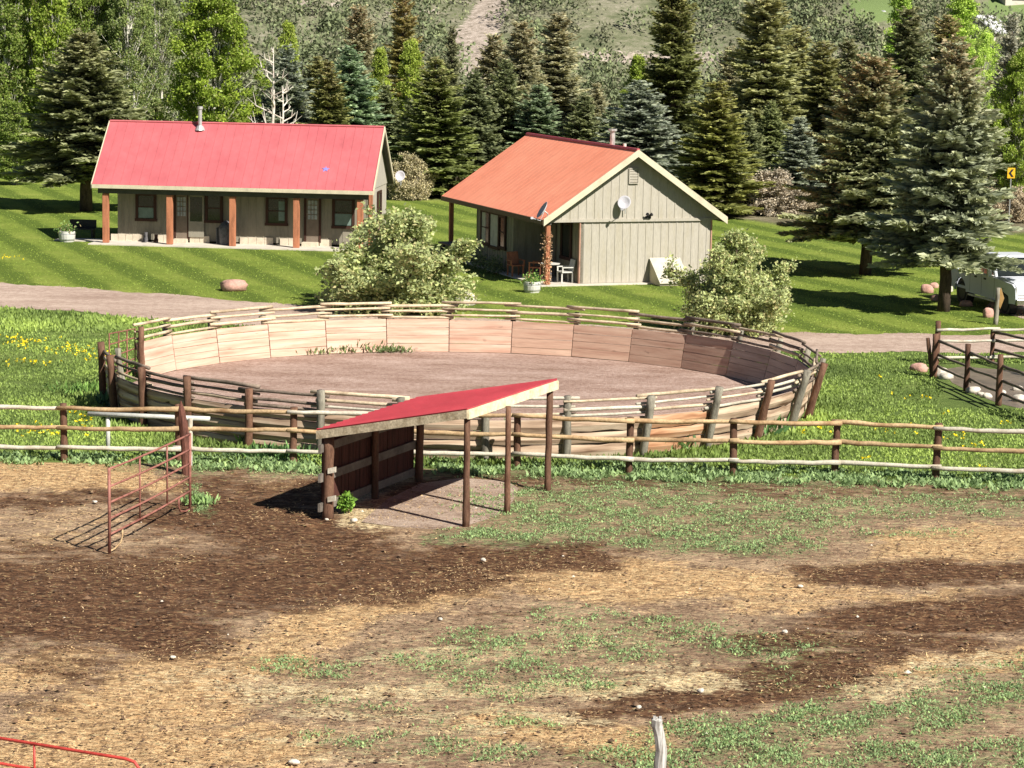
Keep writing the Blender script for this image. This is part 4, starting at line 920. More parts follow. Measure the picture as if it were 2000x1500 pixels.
# vine up the corner post
r = np.random.default_rng(5); n = 700; zz = r.uniform(.05, 1.9, n)**1.1; aa = r.uniform(0, 6.3, n); base_ = np.array(HBW(.32, .36, 0))
P = np.stack([base_[0]+np.cos(aa)*(.11+r.uniform(0, .05, n)), base_[1]+np.sin(aa)*(.11+r.uniform(0, .05, n)), zz], 1); P[:90, 0] -= .12
A = norm(r.normal(0, 1, (n, 3))); B = norm(np.cross(A, r.normal(0, 1, (n, 3))))
V, q, at = kites(P, A, B, r.uniform(.04, .09, n), r.uniform(.03, .06, n), r.uniform(.2, 1, n), (r.random(n) < .2).astype(float))
o = link(npmesh('climbing_vine', V, q, at), 'climbing_vine', [M['dryleaf']], color=(.30, .20, .13, .7)); tag(o, 'sparse vine climbing the front corner post of the right cabin', 'vine')
# leafy bed plants in the shade along the right cabin's long wall
for k_, (jx, jy) in enumerate(((.0, 5.2), (-.1, 6.3), (.05, 7.5), (-.2, 4.9))):
    r = np.random.default_rng(50+k_); n = 260; P = np.stack([r.normal(0, .22, n), r.normal(0, .3, n), np.abs(r.normal(.25, .18, n))], 1)
    A = norm(r.normal(0, 1, (n, 3))+np.array([0, 0, .5])); B = norm(np.cross(A, r.normal(0, 1, (n, 3))))
    V, q, at = kites(P, A, B, r.uniform(.08, .16, n), r.uniform(.03, .07, n), r.uniform(.2, .9, n))
    t = thing('flowerbed_plant', 'leafy bed plant in the shade along the long wall of the right cabin', 'plant', HBW(jx, jy, 0), 0, 'bed plants beside the right cabin'); link(npmesh('foliage', V, q, at), 'foliage', [M['leaf']], t, (.10, .12, .06, 0))
# far houses glimpsed on the hill
def farhouse(u, v, Y, w_, h_, rz, roofm, label, wallm='stonewall'):
    p = AT(u, v, Y); z0 = p.z
    t = thing('hillside_house', label, 'house', (p.x, Y, z0), rz)
    mb = MB(); mb.box((-w_/2, 0, -3), (w_/2, 5, h_)); mb.add([(-w_/2, 0, h_), (w_/2, 0, h_), (0, 0, h_+w_*.38), (-w_/2, 5, h_), (w_/2, 5, h_), (0, 5, h_+w_*.38)], [(0, 1, 2), (4, 3, 5)]); mb.build('wall', M[wallm], t)
    mb = MB(); o_ = .35
    for s_ in (-1, 1): mb.hexa([(s_*(w_/2+o_), -o_, h_-.25), (0, -o_, h_+w_*.38), (0, 5+o_, h_+w_*.38), (s_*(w_/2+o_), 5+o_, h_-.25), (s_*(w_/2+o_), -o_, h_-.1), (0, -o_, h_+w_*.38+.15), (0, 5+o_, h_+w_*.38+.15), (s_*(w_/2+o_), 5+o_, h_-.1)])
    mb.build('roof', M[roofm], t)
    mb = MB(); mb.box((-w_*.25, -.05, h_*.3), (w_*.25, -.01, h_*.8)); mb.build('window', M['glass'], t)
farhouse(1722, 62, 225, 1.8, 1.1, .5, 'greyroof', 'dark gabled house end half hidden among trees on the upper right slope', 'soffit')
farhouse(1905, 72, 222, 3.2, .6, -.5, 'greyroof', 'pale-roofed house behind the tall spruces at upper right')
farhouse(1990, 10, 245, 3.0, 1.6, .3, 'greyroof', 'house corner with white trim at the top right edge')
# ============================================================ FENCES, ROUND PEN, SHELTER
print('fences...')
FEN = thing('rail_fence', 'three-rail pole fence on brown posts running across between corral and round pen', 'fence', G(1010, 912))
FO = FEN.location
def rel(p): return tuple(Vector(p)-FO)
fp = [(-330, 888, 1.28), (-100, 894, 1.28), (125, 900, 1.28), (350, 903, 1.30), (572, 906, 1.27), (790, 909, 1.25), (1010, 913, 1.20), (1228, 924, 1.24), (1432, 926, 1.24), (1630, 928, 1.22), (1827, 939, 1.28), (2030, 946, 1.28), (2230, 955, 1.28)]
FB = [G(a, b) for a, b, c in fp]
for i, (a, b, h) in enumerate(fp):
    m_ = MB(); p = FB[i]; lean = (random.uniform(-.03, .03), random.uniform(-.02, .02))
    m_.pole(rel((p.x, p.y, -.15)), rel((p.x+lean[0], p.y+lean[1], h+.02)), .088, .08, 10, wob=.006, seg=6)
    m_.build('post', M['pole_brown'], FEN, smooth=True)
for lev, (zl, mats) in enumerate(((1.22, None), (.79, None), (.33, None))):
    for i in range(len(FB)-1):
        a, b = FB[i], FB[i+1]; m_ = MB(); d = (b-a).normalized()
        oy = Vector((0, -.13, 0)); a_ = a+oy-d*.12; b_ = b+oy+d*.10
        z0 = zl+random.uniform(-.02, .02)+(.0 if lev else .0); z1 = zl+random.uniform(-.02, .02)
        r0, r1 = (.058, .046) if i % 2 else (.046, .058)
        alt = .022*(1 if i % 2 else -1)
        pts = []
        for k in range(9): t_ = k/8; q = a_.lerp(b_, t_); pts.append(rel((q.x, q.y+alt, z0+(z1-z0)*t_+(random.uniform(-.014, .014) if 0 < k < 8 else 0)-.02*sin(pi*t_))))
        m_.tube(pts, [(r0+(r1-r0)*k/8)*random.uniform(.93, 1.07) for k in range(9)], 9, jit=.04)
        mt = 'rail_pale' if (lev == 2 or (lev == 0 and (i < 2 or i in (4, 10, 11)))) else 'rail_tan'
        m_.build('rail', M[mt], FEN, smooth=True)
# tall split plank leaning on the gate post
t = thing('gate_post', 'tall splintered dark red-brown post where the pipe gate hangs', 'post', G(366, 935))
a = G(357, 925); top = AT(353, 783, G(362, 925).y); o_ = t.location
m_ = MB(); b0 = Vector(a)-o_
bx = Vector(G(362, 925))-o_; tz = Vector(top)-o_
m_.tube([tuple(bx+Vector((.03, 0, -.1))), tuple(bx.lerp(tz, .35)+Vector((.05, 0, 0))), tuple(bx.lerp(tz, .7)+Vector((.02, 0, 0))), tuple(bx.lerp(tz, .88)), tuple(tz)], [.10, .11, .10, .07, .012], 8, jit=.12)
m_.build('split_pole', simple('splintered_wood', (.16, .065, .045), .9, .4, 4, 25, .5, (3, 3, .5)), t)
m_ = MB(); bw = Vector(G(372, 905))-o_; m_.pole(tuple(bw), tuple(bw+Vector((0, 0, 1.02))), .045, .045, 8); m_.build('stub_post', M['rail_pale'], t)
# white pipe hitching rail
t = thing('hitching_rail', 'white pipe hitching rail on two legs standing in grass behind the fence', 'hitching rail', G(290, 893))
o_ = t.location; L_, R__ = Vector(G(211, 884)), Vector(G(372, 892))
A_, B_ = AT(172, 808, L_.y), AT(410, 818, R__.y+.0)
m_ = MB(); m_.tube([tuple(A_-o_), tuple(B_-o_)], .055, 10); m_.build('crossbar', M['whitepipe'], t, smooth=True)
for q, uu_, vv_ in ((L_, 211, 812), (R__, 372, 818)):
    tp = AT(uu_, vv_, q.y); m_ = MB(); m_.tube([(q.x-o_.x, q.y-o_.y, -.05), tuple(tp-o_)], .05, 10); m_.build('leg', M['whitepipe'], t, smooth=True)
# swung-open pipe gate
t = thing('pipe_gate', 'rusty red-brown five-bar tube gate standing open in the corral', 'gate', G(290, 1040)); o_ = t.location
P0, P1 = Vector(G(214, 1080)), Vector(G(371, 997))
def gp(tt, z): q = P0.lerp(P1, tt); return (q.x-o_.x, q.y-o_.y, z)
Z0 = AT(214, 916, P0.y).z; Z1 = AT(370, 848, P1.y).z
rz = lambda f, tt: (Z0*(1-tt)+Z1*tt)*f+(.07*tt*(1-f))
bar = lambda f, r=.022: MB().tube([gp(k/8, rz(f, k/8)-.025*sin(pi*k/8)) for k in range(9)], r, 8)
for f in (1, .79, .60, .41, .22):
    m_ = bar(f); m_.build('bar', M['rust'], t, smooth=True)
for tt in (.36, .70):
    m_ = MB(); m_.tube([gp(tt, rz(.22, tt)), gp(tt, rz(1, tt))], .018, 8); m_.build('upright', M['rust'], t, smooth=True)
for tt in (0, 1):
    m_ = MB(); m_.tube([gp(tt, .0), gp(tt, rz(1, tt)+.02)], .03, 8); m_.build('end_post', M['rust'], t, smooth=True)
for s_, tt in ((1, 0), (-1, 1)):
    m_ = MB(); m_.tube([gp(tt, .03), gp(tt+s_*.06, .03), gp(tt+s_*.13, .09), gp(tt+s_*.15, .2), gp(tt+s_*.15, rz(.22, tt+s_*.15))], .018, 8); m_.build('foot', M['rust'] if s_ < 0 else M['rail_tan'], t, smooth=True)
m_ = MB(); q = gp(1.02, 0); m_.box((q[0]-.02, q[1]-.05, .92), (q[0]+.02, q[1], 1.10)); m_.build('latch', M['white'], t)
# nearest: red gate top and weathered post, cut off by the frame
t = thing('red_gate', 'bright red pipe gate cut off at the bottom left corner', 'gate', G(120, 1700)); o_ = t.location
YG = 29.5
A_ = AT(-420, 1385, YG+2.2); B_ = AT(245, 1482, YG); Cc = AT(270, 1500, YG)
tz = B_.z; dn = Vector((0, 0, -.75*1.0)); 
a0 = Vector((A_.x, A_.y, tz)); b0 = Vector(B_); c0 = Vector((AT(272, 1500, YG).x, YG-.05, tz-.10)); e0 = Vector((c0.x, c0.y, .12))
m_ = MB(); m_.tube([tuple(a0-o_), tuple(b0-o_), tuple(b0.lerp(c0, .6)+Vector((.015, 0, .03))-o_), tuple(c0-o_), tuple(e0-o_)], .021, 10); m_.build('frame', M['redpaint'], t, smooth=True)
for f in (.60, .75, .90):
    m_ = MB(); zz = tz*(1-f)+.1; m_.tube([(a0.x-o_.x, a0.y-o_.y, zz), (c0.x-o_.x, c0.y-o_.y, zz)], .02, 8); m_.build('bar', M['redpaint'], t, smooth=True)
for uu_ in (68, -180):
    x_ = AT(uu_, 1470, YG+.6).x; tt = (x_-a0.x)/(b0.x-a0.x); y__ = a0.y+(b0.y-a0.y)*tt
    m_ = MB(); m_.tube([(x_-o_.x, y__-o_.y, .12), (x_-o_.x, y__-o_.y, tz)], .016, 8); m_.build('upright', M['redpaint'], t, smooth=True)
Yp = 29.8; tp = AT(1284, 1402, Yp)
m_ = MB(); m_.tube([(.02, .0, -.1), (.05, 0, tp.z*.6), (.06, .0, tp.z-.42), (.03, .01, tp.z-.22), (-.005, .01, tp.z-.10), (.0, 0, tp.z-.02), (.005, 0, tp.z)], [.085, .08, .072, .07, .078, .070, .045], 9, jit=.10)
m_.box((-.055, -.03, tp.z-.04), (-.02, .03, tp.z+.02)); m_.box((.02, -.03, tp.z-.04), (.055, .03, tp.z+.015))
o = m_.build('weathered_post', simple('silver_post', (.46, .45, .42), .9, .35, 5, 22, .5, (4, 4, .4), c2=(.20, .17, .14)), None); o.location = (tp.x, Yp, 0)
tag(o, 'silver-grey splintered post end poking up at the bottom edge', 'post')

# ---------------- round pen
print('pen...')
PEN = thing('round_pen', 'round horse-training pen with leaning plank wall, outer posts and three top rails', 'riding pen', (PC.x, PC.y, 0))
NP = 28; TH0 = R_(-77.5); DT = R_(331.5)/NP
LEAN = .27; HW = .98
LF = lambda th: float(np.interp(math.degrees(th), [-80, -20, 20, 70, 110, 150, 255], [.06, .10, .22, .28, .27, .20, .16]))
def pp(th, z, off=0.): r = PR+LF(th)*z+off; return (r*sin(th), -r*cos(th), z)
for k in range(NP):
    a, b = TH0+DT*k, TH0+DT*(k+1); mid = (a+b)/2
    degm = math.degrees(mid) % 360
    far = 95 < degm < 265
    m_ = MB(); g = .012; nb = random.choice((4, 4, 5)) if far or degm > 265 else 3; edges = [0]+sorted([HW*(j+random.uniform(-.15, .15))/nb for j in range(1, nb)])+[HW+random.uniform(-.03, .02)]
    r_off = random.random()*20
    a2_, b2_ = a+g/PR, b-g/PR
    for j in range(nb):
        z0, z1 = edges[j]+(.02 if j == 0 else .006), edges[j+1]-.006
        sl0, sl1 = random.uniform(-.006, .006), random.uniform(-.006, .006)
        jo = random.uniform(-.006, .006)
        q = [pp(a2_, z0+sl0, -.03+jo), pp(b2_, z0+sl1, -.03+jo), pp(b2_, z0+sl1, .02+jo), pp(a2_, z0+sl0, .02+jo), pp(a2_, z1, -.03+jo), pp(b2_, z1, -.03+jo), pp(b2_, z1, .02+jo), pp(a2_, z1, .02+jo)]
        fs = [(0, 3, 2, 1), (4, 5, 6, 7), (0, 1, 5, 4), (1, 2, 6, 5), (2, 3, 7, 6), (3, 0, 4, 7)]
        gr = [((r_off if i % 4 in (0, 3) else r_off+1.9)+j*.63, (v[2]*1.0+j*3.7+k*.9), 0) for i, v in enumerate(q)]
        base_i = len(m_.v); m_.v += q; m_.g += gr
        for fi, f in enumerate(fs): m_.f.append(tuple(i+base_i for i in f)); m_.m.append(1 if fi == 4 else 0)
        # outer slab face follows log curve: bulge strip
        zc_ = (z0+z1)/2; hh_ = (z1-z0)/2
        n_ = 7; vs = []; gg = []
        for e in range(n_+1):
            t_ = e/n_; th = a2_+(b2_-a2_)*t_; wv = hh_*(1+random.uniform(-.22, .05))
            vs += [pp(th, max(.0, zc_-wv), .022), pp(th, zc_, .055), pp(th, zc_+wv, .022)]
            gg += [(r_off+1.9*t_, j*3.7+k*.9, 0), (r_off+1.9*t_, j*3.7+k*.9+.12, 0), (r_off+1.9*t_, j*3.7+k*.9+.25, 0)]
        m_.add(vs, [(3*e, 3*e+3, 3*e+4, 3*e+1) for e in range(n_)]+[(3*e+1, 3*e+4, 3*e+5, 3*e+2) for e in range(n_)], 1, gg)
    degs = math.degrees(mid)
    inner = 'plank_fresh' if degs > 174 else ('plank_half_shade' if degs > 126 else 'plank_shade')  # inner tone steps as the wall turns from the sun: painted shade
    outer = 'plank_orange' if k == 9 else 'plank_out'
    m_.build('plank_panel', [M[inner], M[outer]], PEN)
for k in range(NP+1):
    a = TH0+DT*k; dg = math.degrees(a)
    near = dg < 78 or dg > 300
    m_ = MB(); off = .16
    h_ = 1.48+random.uniform(-.06, .08) if near else 1.30
    b_ = pp(a, 0, off); tpp = pp(a, h_, off+.02)
    if -60 < dg < 20: tpp = (b_[0]+random.uniform(-.03, .03), b_[1]-.12, h_)
    if k == 0: tpp = (b_[0]-.05, b_[1], 1.62)
    if k == NP: h_ = 1.45; b_ = pp(a, 0, .0); tpp = (b_[0], b_[1], 1.45)
    m_.pole((b_[0], b_[1], -.15), tpp, .10 if near else .085, .095 if near else .08, 9, wob=.01, seg=5)
    mt = 'pole_brown' if (dg < -30 or k in (11, 13) or k == NP) else 'pole_grey'
    m_.build('post', M[mt], PEN, smooth=True)
for k in range(NP):
    a, b = TH0+DT*k, TH0+DT*(k+1); dg = math.degrees((a+b)/2)
    ex = .20/PR if k not in (0, NP-1) else 0.02/PR
    for li, z in enumerate((1.06, 1.24, 1.42)):
        zz = z+(.045 if k % 2 else -.03)+random.uniform(-.015, .015)
        m_ = MB(); e0, e1 = a-ex*random.uniform(.5, 1.4), b+ex*random.uniform(.5, 1.4)
        A_, B_ = Vector(pp(e0, zz+random.uniform(-.02, .02), (-.02 if k % 2 else .05))), Vector(pp(e1, zz+random.uniform(-.02, .02), (-.02 if k % 2 else .05)))
        r_ = random.uniform(.032, .048)
        m_.pole(A_, B_, r_, r_*random.uniform(.8, 1.1), 8, wob=.008, seg=5)
        mt = 'rail_dark' if (dg < -18 or 60 < dg < 150) and random.random() < .8 else 'rail_pen'  # darker rails on the arcs in shade, the shade put into their colour
        if -20 < dg < 60: mt = 'rail_pale' if random.random() < .6 else 'rail_pen'
        m_.build('rail', M[mt], PEN, smooth=True)
# end braces at the pen's opening
for (u0, v0, u1, v1, z1) in ((236, 792, 232, 680, 0), (246, 770, 228, 680, 0)):
    p = Vector(G(u0, v0)); q = AT(u1, v1, p.y); m_ = MB(); m_.pole(p-PEN.location-Vector((0, 0, .1)), q-PEN.location, .075, .06, 8); m_.build('brace', M['pole_grey'], PEN, smooth=True)
# thin pipe gate in the pen opening
t = thing('pen_gate', 'thin rusty tube gate swung open in the round pen entrance', 'gate', G(240, 745)); o_ = t.location
P0, P1 = Vector(G(214, 768)), Vector(G(264, 738))
Za, Zb = AT(214, 652, P0.y).z, AT(264, 642, P1.y).z
def g2(tt, f): q = P0.lerp(P1, tt); z = (Za*(1-tt)+Zb*tt)*f; return (q.x-o_.x, q.y-o_.y, z)
for f in (1, .82, .6, .4, .2): m_ = MB(); m_.tube([g2(0, f), g2(1, f)], .017, 6); m_.build('bar', M['rust'], t)
for tt in (0, .36, .68, 1): m_ = MB(); m_.tube([g2(tt, .12 if 0 < tt < 1 else 0.02), g2(tt, 1)], .02, 6); m_.build('upright', M['rust'], t)
# sprigs inside the far wall and tall grass outside near wall
def clump(u, v, w_, h_, col, label, seed, n=380, name='weed_clump'):
    g = G(u, v); r = np.random.default_rng(seed)
    P = np.stack([r.normal(0, w_, n), r.normal(0, w_*.6, n), 0*r.random(n)], 1); A = r.normal(0, .55, (n, 3)); A[:, 2] = 1; A = norm(A); B = norm(np.cross(A, r.normal(0, 1, (n, 3))))
    L = r.uniform(.3, 1.1, n)*h_; P[:, 2] = r.uniform(0, .5, n)*h_
    if name == 'leafy_weed':
        P = norm(r.normal(0, 1, (n, 3)))*np.array([.15, .15, .17])*(r.random(n)**.4)[:, None]+np.array([0, 0, .2]); A = norm(r.normal(0, 1, (n, 3))+P*2); B = norm(np.cross(A, r.normal(0, 1, (n, 3)))); L = r.uniform(.05, .12, n)*3.2
    if name == 'leafy_weed': L = L/3.2
    V, q, at = kites(P, A, B, L, L*(.6 if name == 'leafy_weed' else .2)+.012, r.uniform(.1, .9, n))
    o = link(npmesh(name, V, q, at), name, [M['grassblade']], color=(*col, 0)); o.location = g; tag(o, label, 'plant'); return o
clump(600, 692, .26, .20, (.10, .14, .06), 'small weed clump inside the pen wall, left-hand one', 1)
clump(652, 689, .32, .24, (.10, .14, .06), 'low weed clump inside the pen wall between the small and the bushy one', 2)
clump(700, 687, .28, .36, (.09, .13, .055), 'bushy weed clump, tallest of those at the foot of the pen wall', 3)
clump(752, 688, .32, .22, (.10, .14, .06), 'weed clump inside the pen wall, right-hand end of the row', 4)
clump(676, 1000, .12, .38, (.11, .20, .035), 'bright lime-green leafy weed at the corner post of the shelter', 5, 420, 'leafy_weed')
clump(968, 885, .18, .55, (.07, .13, .05), 'dark green weed between the pen wall and fence, behind the shelter roof end', 6)
clump(1190, 880, .38, .42, (.07, .13, .05), 'tall dark grass tuft against the pen wall left of the orange boards', 7, 420)
clump(1290, 878, .34, .40, (.08, .14, .05), 'tall dark grass tuft under the orange boards of the pen', 8, 420)
clump(1440, 850, .45, .50, (.07, .14, .05), 'tall dark grass tuft under the right side of the pen', 9, 420)
clump(505, 872, .2, .25, (.12, .2, .06), 'pale green weeds at the foot of a pen post seen through the fence', 10)
clump(545, 895, .4, .28, (.09, .17, .06), 'broad weed patch at the fence left of the shelter', 11, 420)
clump(232, 795, .25, .35, (.07, .13, .07), 'blue-green weed at the pen entrance posts', 12)
clump(185, 768, .45, .25, (.11, .19, .05), 'leafy mound of grass left of the pen entrance', 13, 420)
clump(1130, 885, .3, .28, (.08, .15, .05), 'low grass tuft at the pen wall behind the fence, left of a grey post', 14)
clump(388, 985, .16, .17, (.16, .24, .10), 'feathery green weed growing at the gate end', 15, 320)

# ---------------- lean-to shelter
SH = thing('shelter', 'open lean-to horse shelter with a red metal roof and slatted dark back wall', 'shelter', G(860, 985)); o_ = SH.location
NL, NR, FR, FL_ = [Vector(G(*q)) for q in ((640, 1010), (910, 1028), (1069, 958), (818, 940))]
MR = NR.lerp(FR, .46); MR = Vector(G(990, 1001)); ML = NL.lerp(FL_, .5)
def ztop(u, v, p): return AT(u, v, p.y).z
zNL, zNR, zFR, zFL = 1.72, ztop(912, 806, NR), ztop(1076, 742, FR), 1.80
print('shelter z', zNL, zNR, zFR, zFL)
zl_, zr_ = 1.78, (zNR+zFR)/2
for p, h_, r0 in ((NL, 1.66, .115), (NR, zr_-.14, .072), (FR, zr_-.14, .075), (FL_, zl_-.12, .09), (MR, zr_-.14, .062), (ML, zl_-.1, .08)):
    m_ = MB(); q = p-o_; lx_ = random.uniform(-.02, .02); m_.pole((q.x, q.y, -.15), (q.x+lx_, q.y, h_), r0*1.05, r0*.92, 10, wob=.008, seg=6, jit=.08)
    m_.build('post', M['pole_brown'], SH, smooth=True)
e1 = (NR-NL); e1.z = 0; e1.normalize(); e2 = (FL_-NL); e2.z = 0; e2.normalize()
ov = .16
c1 = NL-e1*ov-e2*ov; c2 = NR+e1*.06-e2*ov; c3 = FR+e1*.10+e2*ov; c4 = FL_-e1*ov+e2*ov
zr2 = lambda p, z: (p.x-o_.x, p.y-o_.y, z)
rf = MB(); T = .025
lo = [zr2(c1, zl_), zr2(c2, zr_+.03), zr2(c3, zr_+.03), zr2(c4, zl_)]
rf.hexa(lo+[(a, b, c+T) for a, b, c in lo])
n_ = 16
for i in range(n_+1):      # standing ribs run down the slope
    t_ = i/n_; A_ = Vector(lo[0]).lerp(Vector(lo[3]), t_); B_ = Vector(lo[1]).lerp(Vector(lo[2]), t_)
    w_ = (Vector(lo[3])-Vector(lo[0])).normalized()*.02
    rf.hexa([A_-w_+Vector((0, 0, T)), B_-w_+Vector((0, 0, T)), B_+w_+Vector((0, 0, T)), A_+w_+Vector((0, 0, T)), A_-w_*.5+Vector((0, 0, T+.018)), B_-w_*.5+Vector((0, 0, T+.018)), B_+w_*.5+Vector((0, 0, T+.018)), A_+w_*.5+Vector((0, 0, T+.018))])
rf.build('roof', M['roof_red'], SH)
def board(A_, B_, h_, tk, nrm, mat, name):
    m_ = MB(); slope_board(m_, A_, B_, h_, tk, nrm, -.004); return m_.build(name, M[mat], SH)
ne = (-e2.x*-1, -e2.y*-1)
board(lo[0], lo[1], .17, -.04, (e2.x, e2.y), 'fascia', 'fascia_board')
board(Vector(lo[1]), Vector(lo[2]), .19, .04, (e1.x, e1.y), 'fascia_lit', 'fascia_board')
board(lo[3], lo[2], .16, .04, (e2.x, e2.y), 'fascia', 'fascia_board')
for t_ in (.25, .5, .75):
    A_ = Vector(lo[0]).lerp(Vector(lo[3]), t_); B_ = Vector(lo[1]).lerp(Vector(lo[2]), t_); m_ = MB(); slope_board(m_, A_, B_, .12, .04, (e2.x, e2.y), -.004); m_.build('rafter', M['rail_shed'], SH)
m_ = MB(); slope_board(m_, zr2(NR, zr_-.02), zr2(FR, zr_-.02), .13, .05, (e1.x, e1.y), -.0); m_.build('beam', M['rail_shed'], SH)
# back wall on the low side: vertical boards outside, pale rails inside
wa_, wb_ = NL-o_, FL_-o_; wa_.z = wb_.z = 0; L_ = (wb_-wa_).length; d_ = (wb_-wa_).normalized(); nin = Vector((e1.x, e1.y, 0))
m_ = MB(); n_ = 26
for i in range(n_):
    A_ = wa_+d_*(L_*i/n_+.006)-nin*.11; B_ = wa_+d_*(L_*(i+1)/n_-.006)-nin*.11; jt = nin*random.uniform(-.008, .008)
    m_.hexa([A_+jt+Vector((0, 0, .12)), B_+jt+Vector((0, 0, .12)), B_+jt-nin*.025+Vector((0, 0, .12)), A_+jt-nin*.025+Vector((0, 0, .12)), A_+jt+Vector((0, 0, zl_-.02)), B_+jt+Vector((0, 0, zl_-.02)), B_+jt-nin*.025+Vector((0, 0, zl_-.02)), A_+jt-nin*.025+Vector((0, 0, zl_-.02))])
m_.build('back_wall', M['boards_red'], SH)
for z in (.22, .82, 1.42):
    for i, (t0, t1) in enumerate(((-.05, .49), (.51, 1.0))):
        m_ = MB(); A_ = wa_+d_*L_*t0-nin*.105; B_ = wa_+d_*L_*t1-nin*.105
        if i == 0 and z == .82 or z == .22: A_ = A_
        m_.hexa([A_+Vector((0, 0, z-.085)), B_+Vector((0, 0, z-.085)), B_+nin*.05+Vector((0, 0, z-.085)), A_+nin*.05+Vector((0, 0, z-.085)), A_+Vector((0, 0, z+.085)), B_+Vector((0, 0, z+.085)), B_+nin*.05+Vector((0, 0, z+.085)), A_+nin*.05+Vector((0, 0, z+.085))])
        m_.build('wall_rail', M['rail_shed'] if z != .22 else M['rail_shed'], SH)
for z in (.42, 1.0):      # rail stub ends at the corner post, sunlight put into their pale colour
    m_ = MB(); q = wa_-d_*.06; m_.hexa([tuple(q+nin*a+d_*b+Vector((0, 0, z+c))) for a, b, c in ((.06, -.08, -.09), (.22, -.07, -.05), (.22, -.04, -.05), (.06, -.05, -.09), (.06, -.08, .02), (.22, -.07, .06), (.22, -.04, .06), (.06, -.05, .02))])
    m_.build('rail_stub', M['rail_pale'], SH)

# ---------------- pole corral by the creek, right edge
def polefence(name, label, bases, tops, zs, mats, cat='fence', rr=.045):
    o0 = Vector(G(*bases[0])); t = thing(name, label, cat, o0); P = [Vector(G(*b)) for b in bases]
    for p, tv, pr in tops:
        q = Vector(G(*p)); z = AT(p[0], tv, q.y).z; m_ = MB(); m_.pole(q-o0-Vector((0, 0, .1)), (q.x-o0.x, q.y-o0.y, z), pr, pr*.9, 9, wob=.01); m_.build('post', M['pole_brown'], t, smooth=True)
    for i in range(len(P)-1):
        for z in zs:
            a, b = P[i]-o0, P[i+1]-o0; a = a+Vector((0, 0, z+random.uniform(-.04, .04))); b = b+Vector((0, 0, z+random.uniform(-.04, .04)))
            d = (b-a).normalized()*.12; m_ = MB(); m_.pole(a-d+Vector((.07, -.07, 0)), b+d+Vector((.07, -.07, 0)), rr, rr*.85, 8, wob=.015); m_.build('rail', M[mats], t, smooth=True)
    return t
polefence('pole_fence', 'dark pole fence running towards the viewer along the rocky creek edge', [(1826, 737), (1887, 764), (1950, 792), (2022, 822), (2100, 855)],
          [((1824, 737), 652, .10), ((1887, 764), 672, .085), ((1950, 792), 692, .09), ((2022, 822), 715, .09), ((2100, 855), 740, .09)], (1.05, .68, .32), 'rail_dark')
polefence('pole_fence', 'pale-railed pole fence crossing behind the creek beside the road', [(1829, 712), (1937, 710), (2040, 708), (2200, 706)],
          [((1829, 712), 627, .09), ((1937, 710), 642, .075), ((2040, 708), 640, .08)], (1.05, .70, .2), 'rail_pale')
polefence('pole_fence', 'brown pole fence leading right from the back corner of the creek corral', [(1938, 710), (2050, 740), (2160, 770)],
          [((2050, 740), 665, .08), ((2160, 770), 690, .08)], (.98, .7, .42), 'rail_dark')
p = Vector(G(1822, 736)); q = AT(1812, 660, p.y); m_ = MB(); m_.pole((0, 0, -.1), q-p, .06, .055, 8); o = m_.build('leaning_post', M['pole_brown']); o.location = p; tag(o, 'short post leaning left beside the tall corner post of the creek fence', 'post')
# ---------------- rocks
def rock(u, v, w_, h_, mat, label, seed, d_=None, name='rock'):
    r = random.Random(seed); g = G(u, v); n1, n2 = 9, 14; m_ = MB(); vs = []
    fr_ = [(r.uniform(.8, 1.15)) for _ in range(60)]
    for i in range(n1+1):
        ph = pi*i/n1
        for j in range(n2):
            th = 2*pi*j/n2; k = 1+.13*sin(3*th+seed)+.10*cos(2*th-seed*1.3+ph*2)+.07*sin(5*th+ph*3+seed)+.06*sin(7*th+4*ph-seed)+.05*cos(9*ph+3*th)
            k *= 1+.05*(r.random()-.5)
            x = abs(sin(ph))**.85*k; z = cos(ph); z = math.copysign(abs(z)**.9, z)
            vs.append((w_/2*x*cos(th), (d_ or w_*.7)/2*x*sin(th), h_*.5*z+h_*.32+.08*h_*x*cos(th+seed)))
    fs = [(i*n2+j, (i+1)*n2+j, (i+1)*n2+(j+1) % n2, i*n2+(j+1) % n2) for i in range(n1) for j in range(n2)]
    m_.add(vs, fs); o = m_.build(name, M[mat], smooth=True); o.location = (g.x, g.y+.15, 0); o.rotation_euler = (0, 0, r.uniform(-.4, .4)); tag(o, label, 'rock'); return o
rock(454, 569, 1.02, .52, 'rock_pink', 'rounded pink boulder on the lawn by the road', 1, name='boulder')
rock(905, 597, .78, .62, 'rock_pale', 'whitish boulder half hidden under the left silvery shrub', 2, name='boulder')
